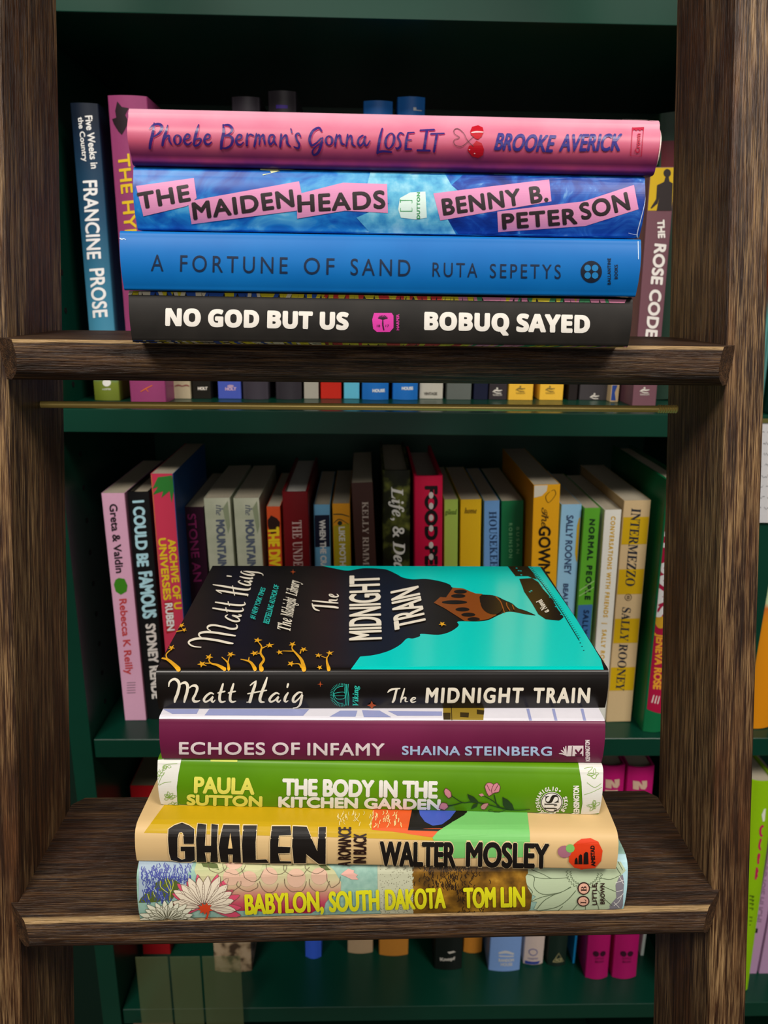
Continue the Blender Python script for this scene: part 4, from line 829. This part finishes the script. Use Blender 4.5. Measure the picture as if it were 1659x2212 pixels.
tx(b, '#5c4210', ('𝒉𝒐𝒎𝒆', P6(530, 495), P6(592, 495), 12, dict(w=.1)))
b = sb(P6(628, 432), P6(711, 430), P6(625, 760), .705, '#5c87b8', 'thin mid blue paperback with navy serif capitals')
tx(b, '#1e3456', ('𝐇𝐎𝐔𝐒𝐄𝐊𝐄𝐄𝐏𝐈𝐍𝐆', P6(655, 485), P6(664, 900), 16, dict(w=0)))
b = sb(P6(717, 432), P6(834, 432), P6(713, 760), .705, '#14603a', 'dark green paperback with tiny pale capitals')
tx(b, '#6fa878', ('B U S A N', P6(795, 565), P6(795, 700), 6, dict(w=0)), ('R O B I N S O N', P6(757, 545), P6(757, 722), 7, dict(w=.2)))
b = sb(P6(882, 350), P6(1022, 347), P6(869, 765), .675, '#c48f14', 'tall golden paperback with black title and brown cover side', Wd=.165)
q = b.p('white_corner', '#d9d4c4', 1); q.poly([P6(*p) for p in ((884, 352), (955, 350), (950, 380), (925, 405), (883, 415))]); q.done()
tx(b, '#1d150c', ('GOWN', P6(912, 562), P6(908, 800), 24, dict(w=1)))
tx(b, '#4a3510', ('𝒯ℎ𝑒', P6(925, 465), P6(923, 565), 13, dict(w=.3)), name='script_lettering')
q = b.p('script_flourish', '#4a3510', 2); q.line([P6(965, 385)+(1,), P6(945, 410)+(1.4,), P6(960, 440)+(1,), P6(995, 400)+(1.2,), P6(990, 375)+(1,), P6(975, 380)+(1,)]); q.done()
b = sb(P6(1024, 450), P6(1132, 443), P6(1000, 850), .695, '#7ba6c6', 'light blue paperback with navy author name and a yellow shape at its edge')
tx(b, '#2b3d60', ('SALLY ROONEY', P6(1053, 505), P6(1040, 805), 14, dict(w=.5)), ('BEAUTIFUL', P6(1036, 855), P6(1030, 1060), 10, dict(w=.5)), name='author_lettering')
q = b.p('yellow_print', '#c9a41f', 1); q.poly([P6(*p) for p in ((1130, 515), (1115, 520), (1105, 560), (1095, 700), (1100, 735), (1118, 745))]); q.done()
b = sb(P6(1142, 468), P6(1228, 465), P6(1107, 960), .690, '#4f9128', 'green paperback with a blue lower half and spaced dark capitals')
q = b.p('blue_band', '#3f72ad', 1); q.poly([P6(1106, 965), P6(1190, 962), P6(1170, 1230), P6(1090, 1230)]); q.done()
tx(b, '#16301a', ('NORMAL PEOPLE', P6(1171, 525), P6(1146, 935), 11, dict(w=.9, sp=1.3)))
tx(b, '#142a4c', ('SALLY', P6(1140, 990), P6(1130, 1110), 11, dict(w=.8, sp=1.2)), name='author_lettering')
q = b.p('pale_scratches', '#a9cf8c', 3); q.line([P6(1118, 890)+(2,), P6(1195, 840)+(2,)]).line([P6(1115, 918)+(2,), P6(1195, 872)+(2,)]); q.done()
b = sb(P6(1246, 478), P6(1336, 470), P6(1202, 1110), .685, '#ccc8bd', 'white paperback with spaced gold capitals, right of the green and blue one')
tx(b, '#c29a22', ('CONVERSATIONS WITH FRIENDS  |  SALLY ROONEY', P6(1281, 510), P6(1216, 1330), 9, dict(w=.5, sp=1.3)))
b = sb(P6(1345, 430), P6(1487, 425), P6(1263, 1437), .683, '#b09a74', 'tan and yellow banded paperback with dark serif capitals', Wd=.15)
q = b.p('yellow_bands', '#cfa90f', 1)
for y0, y1 in ((515, 655), (782, 910), (1035, 1160), (1284, 1403)):
    f0, f1 = (y0-430)/1010, (y1-430)/1010
    q.poly([P6(1345-84*f0, y0), P6(1487-90*f0, y0-3), P6(1487-90*f1, y1-3), P6(1345-84*f1, y1)])
q.done()
tx(b, '#1e2432', ('𝐈𝐍𝐓𝐄𝐑𝐌𝐄𝐙𝐙𝐎', P6(1385, 468), P6(1352, 865), 20, dict(w=0)), layer=3)
tx(b, '#1e2432', ('𝐒𝐀𝐋𝐋𝐘 𝐑𝐎𝐎𝐍𝐄𝐘', P6(1338, 975), P6(1303, 1400), 18, dict(w=0)), name='author_lettering', layer=3)
q = b.p('emblem', '#5c4c35', 3); q.line([(1357+7*math.cos(k*.7), 1290+7*math.sin(k*.7), 1.2) for k in range(9)], closed=True, n=2).text('8', (1354, 1286), (1354, 1294), 6); q.done()
mg = mat('#116a3f', rough=.4)
b = sb((1441, 1037), (1492, 1037), (1392, 1533), .665, mg, 'thick hardcover with green front cover and crimson spine at the right end', soft=False, bulge=.002, Wd=.16)
q = b.p('crimson_spine', '#ad1440', 1); q.poly([(1441, 1044), (1493, 1044), (1445, 1545), (1392, 1530)]); q.done(cut=5)
tx(b, '#e3dcd6', ('IT WAS', (1421, 1150), (1413, 1330), 28, dict(w=2.6)))
tx(b, '#d9922a', ('JENEVA ROSE', P6(1512, 1108), P6(1493, 1388), 15, dict(w=1)), name='author_lettering')
q = b.p('yellow_disc', '#d6a52a', 2); q.ell(1425, 1342, 10, 14); q.done()
q = b.p('publisher_mark', '#e3dcd6', 2); q.line([(1407, 1515, 2.5), (1411, 1500, 2)]).line([(1413, 1516, 2.5), (1417, 1501, 2)]).line([(1419, 1517, 2.5), (1423, 1502, 2)]); q.done()

# ------------------------------------------------------------------ upper shelf
GU = 'books on the upper shelf'
mf = ramp_mat('francine_sky', [(0, '#5f6b1f'), (.07, '#6f7d2c'), (.13, '#4f93ad'), (.35, '#3b7f9d'), (.65, '#1f4d6b'), (.9, '#152c44'), (1, '#101b2b')], axis=0, off=0, rng=.235, nscale=50, amt=.05, rough=.4)
b = standing((149, 222), (213, 228), (190, 712), ZB, .70, mf, 'leaning blue to olive hardcover with white author name, leftmost on the upper shelf', soft=False, bulge=.002, group=GU, pages=GREY)
tx(b, '#d5d5cf', ('Five Weeks in', (186, 252), (199, 365), 14, dict(w=.5)), ('the Country', (170, 255), (181, 350), 11, dict(w=.4)))
tx(b, '#dcdad2', ('FRANCINE', (181, 392), (190, 560), 29, dict(w=.9)), ('PROSE', (195, 582), (203, 686), 30, dict(w=.9)), name='author_lettering')
q = b.p('publisher_mark', '#dcdad2', 2); q.ell(232, 826, 9, 8).text('HARPER', (223, 842), (241, 842), 4); q.done()
b = standing((230, 206), (318, 207), (252, 492), ZB, .685, mat('#8e3b69', rough=.4), 'plum hardcover with yellow capitals and a black leaf, second on the upper shelf', soft=False, bulge=.0025, group=GU, pages=GREY)
tx(b, '#c3a51f', ('THE HYMNAL', (256, 336), (283, 620), 25, dict(w=.9)))
q = b.p('black_leaf', '#201018', 2); T_ = affine(0, 0, 2)
q.poly([(510, 440), (530, 465), (560, 470), (545, 500), (560, 530), (545, 560), (530, 585), (515, 570), (495, 540), (485, 515), (505, 510), (500, 480)], T_); q.done()
q = b.p('orange_runner', '#c8622c', 2); q.line([(306, 845, 2), (318, 838, 2.5), (330, 832, 2)]).line([(316, 838, 2), (322, 845, 1.6)]); q.done()
RZ = dict(group=GU, pages=GREY)
def foot(x0, x1, h, lab, H=.215, yb=861, **k):
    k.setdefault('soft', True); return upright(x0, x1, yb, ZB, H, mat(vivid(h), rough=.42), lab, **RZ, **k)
b = foot(374, 413, '#a89c80', 'cream book foot showing under the step, right of the plum hardcover'); q = b.p('foot_ornament', '#8a4a48', 2); q.line([(378, 834, 2), (386, 832, 3), (394, 834, 2), (402, 832, 3), (409, 834, 2)]); q.done()
b = foot(416, 457, '#17140f', 'black book foot lettered in white, left of the violet-blue one', H=.205); tx(b, '#c9c3b8', ('HOLT', (428, 842), (448, 842), 6, dict(w=.5)))
b = foot(471, 522, '#3f4fa0', 'violet-blue book foot under the upper step', H=.21); tx(b, '#b79ab5', ('HOLT', (487, 843), (510, 843), 6, dict(w=.5))); q = b.p('publisher_mark', '#b79ab5', 2); q.ell(498, 834, 7, 3); q.done()
b = foot(524, 581, '#37323a', 'charcoal hardcover whose top shows just above the pink book, further left', H=.2545, soft=False, bulge=.003, yb=862)
b = foot(595, 652, '#2f2b30', 'charcoal hardcover whose top shows just above the pink book, further right', H=.260, soft=False, bulge=.003, yb=862); q = b.p('violet_mark', '#4b2f9c', 2); q.poly([(597, 228), (622, 229), (622, 236), (597, 236)]); q.done()
b = foot(656, 689, '#9c988d', 'pale grey book foot left of the red one'); b = foot(692, 738, '#b52316', 'red book foot under the upper step'); b = foot(742, 777, '#57a9c4', 'light blue book foot right of the red one', H=.22)
b = foot(781, 840, '#1c63ae', 'bright blue hardcover, left one of two standing side by side', H=.2545, soft=False, bulge=.003, yb=863); tx(b, '#c9cfd8', ('HOUSE', (805, 846), (831, 846), 6, dict(w=.5)))
b = foot(847, 903, '#1c63ae', 'bright blue hardcover, right one of two standing side by side', H=.2585, soft=False, bulge=.003, yb=863); tx(b, '#c9cfd8', ('HOUSE', (868, 841), (892, 841), 6, dict(w=.5)), ('L', (893, 240), (915, 240), 6))
b = foot(905, 957, '#aaa79b', 'pale cream book foot right of the two bright blue hardcovers', H=.22); tx(b, '#55524a', ('VINTAGE', (916, 853), (944, 853), 5.5, dict(w=.4)))
b = foot(964, 1018, '#565b57', 'mid grey book foot with darker marks', yb=863)
b = foot(1022, 1054, '#10142a', 'navy book foot left of the two yellow ones', yb=863)
b = foot(1055, 1095, '#2a2528', 'dark brown book foot with a white running figure', yb=863)
def runner(b, x, y, h='#d5d0c6'):
    q = b.p('publisher_mark', h, 2); q.line([(x-9, y, 2), (x-3, y-3, 3.5), (x+3, y-2, 3), (x+10, y-3, 1.5)]).line([(x-6, y+1, 1.6), (x, y+3, 2), (x+8, y+3, 1.4)]).ell(x, y-7, 2, 2); q.text('RANDOM', (x-9, y+9), (x+10, y+9), 4); q.done()
runner(b, 1074, 846)
b = foot(1097, 1151, '#c99f33', 'left yellow book foot of two', yb=864); runner(b, 1124, 842, '#7d6a30')
b = foot(1164, 1216, '#c99f33', 'right yellow book foot of two', yb=864); runner(b, 1188, 842, '#7d6a30')
b = foot(1226, 1247, '#191312', 'narrow black book foot right of the yellow ones', yb=864)
b = foot(1250, 1314, '#343032', 'dark grey book foot with a small white figure low down', yb=864); runner(b, 1284, 858)
b = foot(1317, 1336, '#b79f78', 'tan and blue book foot', yb=868); q = b.p('blue_print', '#2c4c9c', 1); q.poly([(1316, 832), (1334, 832), (1328, 848), (1330, 865), (1316, 865)]); q.done(); 
mr = mat('#6f4a54', rough=.4)
b = standing((1404, 361), (1461, 361), (1376, 727), ZB, .695, mr, 'mauve and yellow paperback with a dark standing figure, right end of upper shelf', group=GU, pages=GREY, soft=True)
q = b.p('yellow_print', '#c9a616', 1); q.poly([(1403, 361), (1462, 361), (1458, 455), (1398, 455)]); q.done()
q = b.p('yellow_edge', '#b98f1a', 2); q.line([(1402, 362), (1375, 727)], w=2.2, smooth=False); q.line([(1457, 455), (1441, 727)], w=2.2, smooth=False); q.done()
q = b.p('standing_figure', '#2c2424', 3); q.ell(1441, 374, 8, 9).poly([(1438, 380), (1444, 380), (1446, 392), (1453, 396), (1452, 455), (1418, 455), (1424, 425), (1420, 440), (1407, 451), (1405, 449), (1417, 430), (1419, 400), (1434, 393)]); q.done()
tx(b, '#cfcac6', ('THE', (1420, 476), (1422, 514), 14, dict(w=1)), ('ROSE CODE', (1415, 527), (1395, 727), 23, dict(w=1.4)))
runner(b, 1392, 845)
b = standing((1424, 245), (1500, 245), (1421, 420), ZB, .74, mat('#1d3a2c', rough=.5), 'tall dark green and red hardcover half hidden behind the mauve paperback', group=GU, pages=GREY, soft=False, Wd=.13)
q = b.p('red_print', '#5a0f1e', 1); q.poly([(1421, 305), (1500, 305), (1500, 420), (1415, 420)]); q.done()

# ------------------------------------------------------------------ lower shelf
GD = 'books on the lower shelf'
def low(x0, x1, yb, h, lab, H=.2, **k):
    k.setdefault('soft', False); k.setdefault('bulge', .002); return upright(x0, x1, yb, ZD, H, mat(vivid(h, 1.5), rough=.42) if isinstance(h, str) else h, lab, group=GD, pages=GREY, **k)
mm = ramp_mat('mottled_tan', [(.38, '#4a3a2c'), (.5, '#a48d6e'), (.6, '#b8a183')], nscale=70, rough=.5, detail=2)
low(463, 545, 2097, mm, 'mottled tan book foot with dark flecks, under the lower step', H=.23)
low(659, 695, 2067, '#2f52b8', 'small round-edged bright blue book foot under the lower step', bulge=.003)
low(750, 806, 2057, '#9c8468', 'pale tan book foot just showing under the lower step'); low(818, 882, 2062, '#a9702c', 'orange-brown book foot just showing left of the black one')
b = low(937, 998, 2092, '#0f1412', 'black book foot with a white mark, under the lower step'); q = b.p('publisher_mark', '#cfcac0', 2); q.poly([(966, 2053), (980, 2051), (984, 2054), (970, 2057)]); q.text('Knopf', (951, 2073), (983, 2070), 6, w=.6); q.done()
low(1000, 1041, 2056, '#b5762a', 'orange book foot between the black and the pale blue one')
b = low(1054, 1123, 2095, '#6f8fc2', 'pale blue book foot with white lettering under the lower step'); q = b.p('publisher_mark', '#d3d6da', 2); q.line([(1078, 2056, 4), (1092, 2053, 6), (1108, 2058, 4)]).line([(1078, 2062, 3), (1108, 2063, 3)]); q.text('RANDOM', (1077, 2074), (1109, 2074), 6, w=.5).text('HOUSE', (1081, 2083), (1106, 2083), 6, w=.4); q.done()
b = low(1129, 1173, 2081, '#b9a9a0', 'pinkish white book foot with a blue scalloped edge'); q = b.p('scalloped_edge', '#33479c', 1); q.poly([(1128, 2074), (1174, 2074), (1174, 2083), (1128, 2083)]); q.text('HARPER', (1140, 2070), (1162, 2070), 4).line([(1151+9*math.cos(k*.9), 2054+7*math.sin(k*.9), 1.6) for k in range(7)], closed=True, n=2); q.done()
b = low(1181, 1222, 2084, '#16251e', 'dark green book foot with a triangular mark'); q = b.p('publisher_mark', '#b5ad7c', 2); q.line([(1194, 2075, 1.6), (1206, 2056, 1.6), (1217, 2075, 1.6), (1194, 2075, 1.6)], smooth=False).text('ACE', (1199, 2073), (1213, 2073), 6, w=.4); q.done()
low(1236, 1242, 2081, '#1c86c2', 'narrow bright blue book foot left of the magenta pair', soft=True)
for i, (x0, x1, tl, tr, lab) in enumerate(((1265, 1321, (1297, 1653), (1352, 1655), 'magenta hardcover with cream lettering, left one of the pair on lower shelf'), (1323, 1381, (1356, 1656), (1415, 1657), 'magenta hardcover with cream lettering, right one of the pair on lower shelf'))):
    mg2 = mat('#b8176c', rough=.36)
    b = standing(tl, tr, (x0, 2083), ZD, .687, mg2, lab, group=GD, pages=GREY, soft=False, bulge=.003, t=.002)
    q = b.p('title_lettering', '#d3b39c', 2); q.poly([(tl[0]+10, tl[1]+28), (tl[0]+22, tl[1]+28), (tl[0]+30, tl[1]+37), (tl[0]+28, tl[1]+27), (tl[0]+40, tl[1]+27), (tl[0]+40, tl[1]+40), (tl[0]+35, tl[1]+46), (tl[0]+26, tl[1]+44), (tl[0]+22, tl[1]+36), (tl[0]+22, tl[1]+46), (tl[0]+10, tl[1]+46)]).poly([(tl[0]+9, tl[1]+50), (tl[0]+36, tl[1]+50), (tl[0]+35, tl[1]+62), (tl[0]+8, tl[1]+62)]); q.done()
    q = b.p('publisher_mark', '#3d0f2a', 2); cx_ = (x0+x1)/2
    for dx_ in (-7, 8): q.ell(cx_+dx_, 2056, 6.5, 6)
    q.text('LITTLE', (cx_-9, 2068), (cx_+10, 2068), 4).text('BROWN', (cx_-9, 2075), (cx_+10, 2075), 4); q.done()
low(1383, 1391, 2064, '#a9b5ae', 'thin pale book foot right of the magenta pair', soft=True)
b = standing((280, 1697), (345, 1697), (285, 1760), ZD, .725, mat('#a3121a', rough=.4), 'red paperback with dusky page tops, leftmost on the lower shelf', group=GD, pages=page_mat('#6b6550', 'dusky_page_edges'), soft=True)

# ------------------------------------------------------------------ right-hand bay, seen past the rail
GB = 'books in the right-hand bay'
ml = mat('#8fc20f', rough=.36)
b = standing((1622, 1687), (1678, 1690), (1576, 2050), ZD, .668, ml, 'lime green hardcover with candle lettering, right-hand bay lower shelf', group=GB, pages=GREY, soft=False, bulge=.003, rc=.003)
T_ = affine(1600, 1300, 2.4257)
q = b.p('candle_flame', '#e3e6d8', 2); q.poly([(108, 1140), (102, 1105), (115, 1075), (132, 1075), (138, 1095), (128, 1125), (116, 1142)], T_); q.done(cut=5)
q = b.p('title_lettering', '#bf1f55', 2)
for p_ in ([(128, 1180), (105, 1165), (95, 1190), (100, 1215), (118, 1212), (118, 1195)], [(98, 1235), (90, 1270), (100, 1290), (118, 1285), (122, 1240)], [(85, 1360), (88, 1310), (108, 1355), (115, 1305)], [(72, 1440), (78, 1385)], [(102, 1385), (76, 1415), (98, 1440)]): q.line([T_(*k)+(5,) for k in p_], n=4)
q.done(cut=5)
q = b.p('author_lettering', '#1e2a10', 2); 
for y_ in (1528, 1548, 1568, 1592, 1640, 1660, 1682, 1750, 1795): q.line([T_(40, y_)+(1.8,), T_(62, y_+6)+(2.2,), T_(52, y_+12)+(1.6,)])
q.done(cut=5)
for i, (x0, x1, lab) in enumerate(((1626, 1647, 'lilac paperback with grey capitals, next to the lime green hardcover'), (1653, 1675, 'lilac paperback at the right picture edge, plain near its foot'))):
    b = standing((x0+52, 1740), (x1+56, 1740), (x0, 2025), ZD, .69, mat('#b690b5', rough=.42), lab, group=GB, pages=GREY, soft=True)
    if i == 0: tx(b, '#80657f', ('MINGO JOIE HUCHI', (1650, 1835), (1632, 1990), 12, dict(w=.6))); q = b.p('publisher_mark', '#2c2330', 2); q.poly([(1628, 2005), (1637, 2005), (1636, 2015), (1627, 2015)]); q.done()
mo = ramp_mat('orange_floral', [(0, '#d98a10'), (.50, '#d98a10'), (.56, '#cf6a28'), (.60, '#c3cf9f'), (.72, '#4fa587'), (.82, '#3c9a7a'), (1, '#3c9a7a')], axis=0, off=0, rng=.235, nscale=60, amt=.09, rough=.4)
b = standing((1662, 1075), (1735, 1075), (1604, 1515), ZC, .672, mo, 'orange hardcover with green floral upper part, right-hand bay middle shelf', group=GB, pages=GREY, soft=False, bulge=.003, rc=.004)
tx(b, '#9fd0b5', ('CHARLOTTE', (1644, 1135), (1643, 1240), 12, dict(w=.6)), name='author_lettering')
mo = ramp_mat('sunset_teal', [(0, '#6fb3ac'), (.38, '#5fa8a5'), (.5, '#c4603f'), (.62, '#d98a3a'), (1, '#c9702a')], axis=0, off=0, rng=.215, nscale=60, amt=.10, rough=.4)
b = standing((1680, 480), (1698, 480), (1638, 830), ZB, .668, mo, 'orange and teal hardcover at the right picture edge, upper shelf', group=GB, pages=GREY, soft=False, bulge=.002)
# hand-written shelf card hooked over the shelf edge
P0 = onb(1633, 908, YF-.004); P1 = onb(1730, 908, YF-.004); P2 = onb(1633, 1129, YF-.004); h_ = P0.z-P2.z; w_ = (P1-P0).length
MC = frame(P0, BX, BY, BZ); card = empty('shelf_card', MC, 'white hand-written review card hanging from the shelf edge at the right', 'card')
bm = bmesh.new(); box(bm, (0, 0, -h_), (w_, .0006, 0)); mesh_obj('paper', bm, mat('#c9c9cc', rough=.6), card)
bm = bmesh.new(); box(bm, (0, -.001, -.0022), (w_, .0036, .0012), .0003); mesh_obj('holder', bm, mat('#5c5a2c', rough=.4), card)
bm = bmesh.new(); rnd = random.Random(6)
for r_ in range(8):
    x = .002; z = -.010-.0098*r_
    while x < w_-.004:
        L_ = rnd.uniform(.003, .008); n_ = 7; pv = None
        for k in range(n_+1):
            xx, zz = x+L_*k/n_, z+rnd.uniform(-.0016, .0016)
            cur = (bm.verts.new((xx, -.00015, zz)), bm.verts.new((xx, -.00015, zz-.0005)))
            if pv: bm.faces.new((pv[0], cur[0], cur[1], pv[1]))
            pv = cur
        x += L_+.0025
mesh_obj('handwriting', bm, mat('#55555c', rough=.7), card)
# clear plastic sleeve over the edge of the lower shelf, with three pale strips showing through
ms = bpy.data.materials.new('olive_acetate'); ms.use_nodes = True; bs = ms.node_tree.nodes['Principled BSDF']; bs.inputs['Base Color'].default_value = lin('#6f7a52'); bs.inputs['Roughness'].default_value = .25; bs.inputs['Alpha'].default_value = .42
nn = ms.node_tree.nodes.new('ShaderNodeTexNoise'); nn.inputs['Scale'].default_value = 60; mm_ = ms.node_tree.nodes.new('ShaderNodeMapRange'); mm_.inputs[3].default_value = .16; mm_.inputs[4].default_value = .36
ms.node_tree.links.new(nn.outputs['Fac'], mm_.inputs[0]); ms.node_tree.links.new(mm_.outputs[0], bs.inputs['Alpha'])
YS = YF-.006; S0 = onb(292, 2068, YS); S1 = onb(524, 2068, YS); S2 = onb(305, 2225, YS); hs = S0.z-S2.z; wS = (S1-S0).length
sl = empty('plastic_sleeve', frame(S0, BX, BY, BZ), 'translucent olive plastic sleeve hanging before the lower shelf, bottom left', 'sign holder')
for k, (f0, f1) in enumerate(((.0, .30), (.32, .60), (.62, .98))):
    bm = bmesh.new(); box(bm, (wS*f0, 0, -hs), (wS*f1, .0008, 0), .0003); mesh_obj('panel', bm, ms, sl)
bm = bmesh.new(); box(bm, (-.01, -.001, -hs*.965), (.034, .003, -hs*.935), .0004); mesh_obj('clip_bar', bm, mat('#5c4a3c', rough=.5), sl)
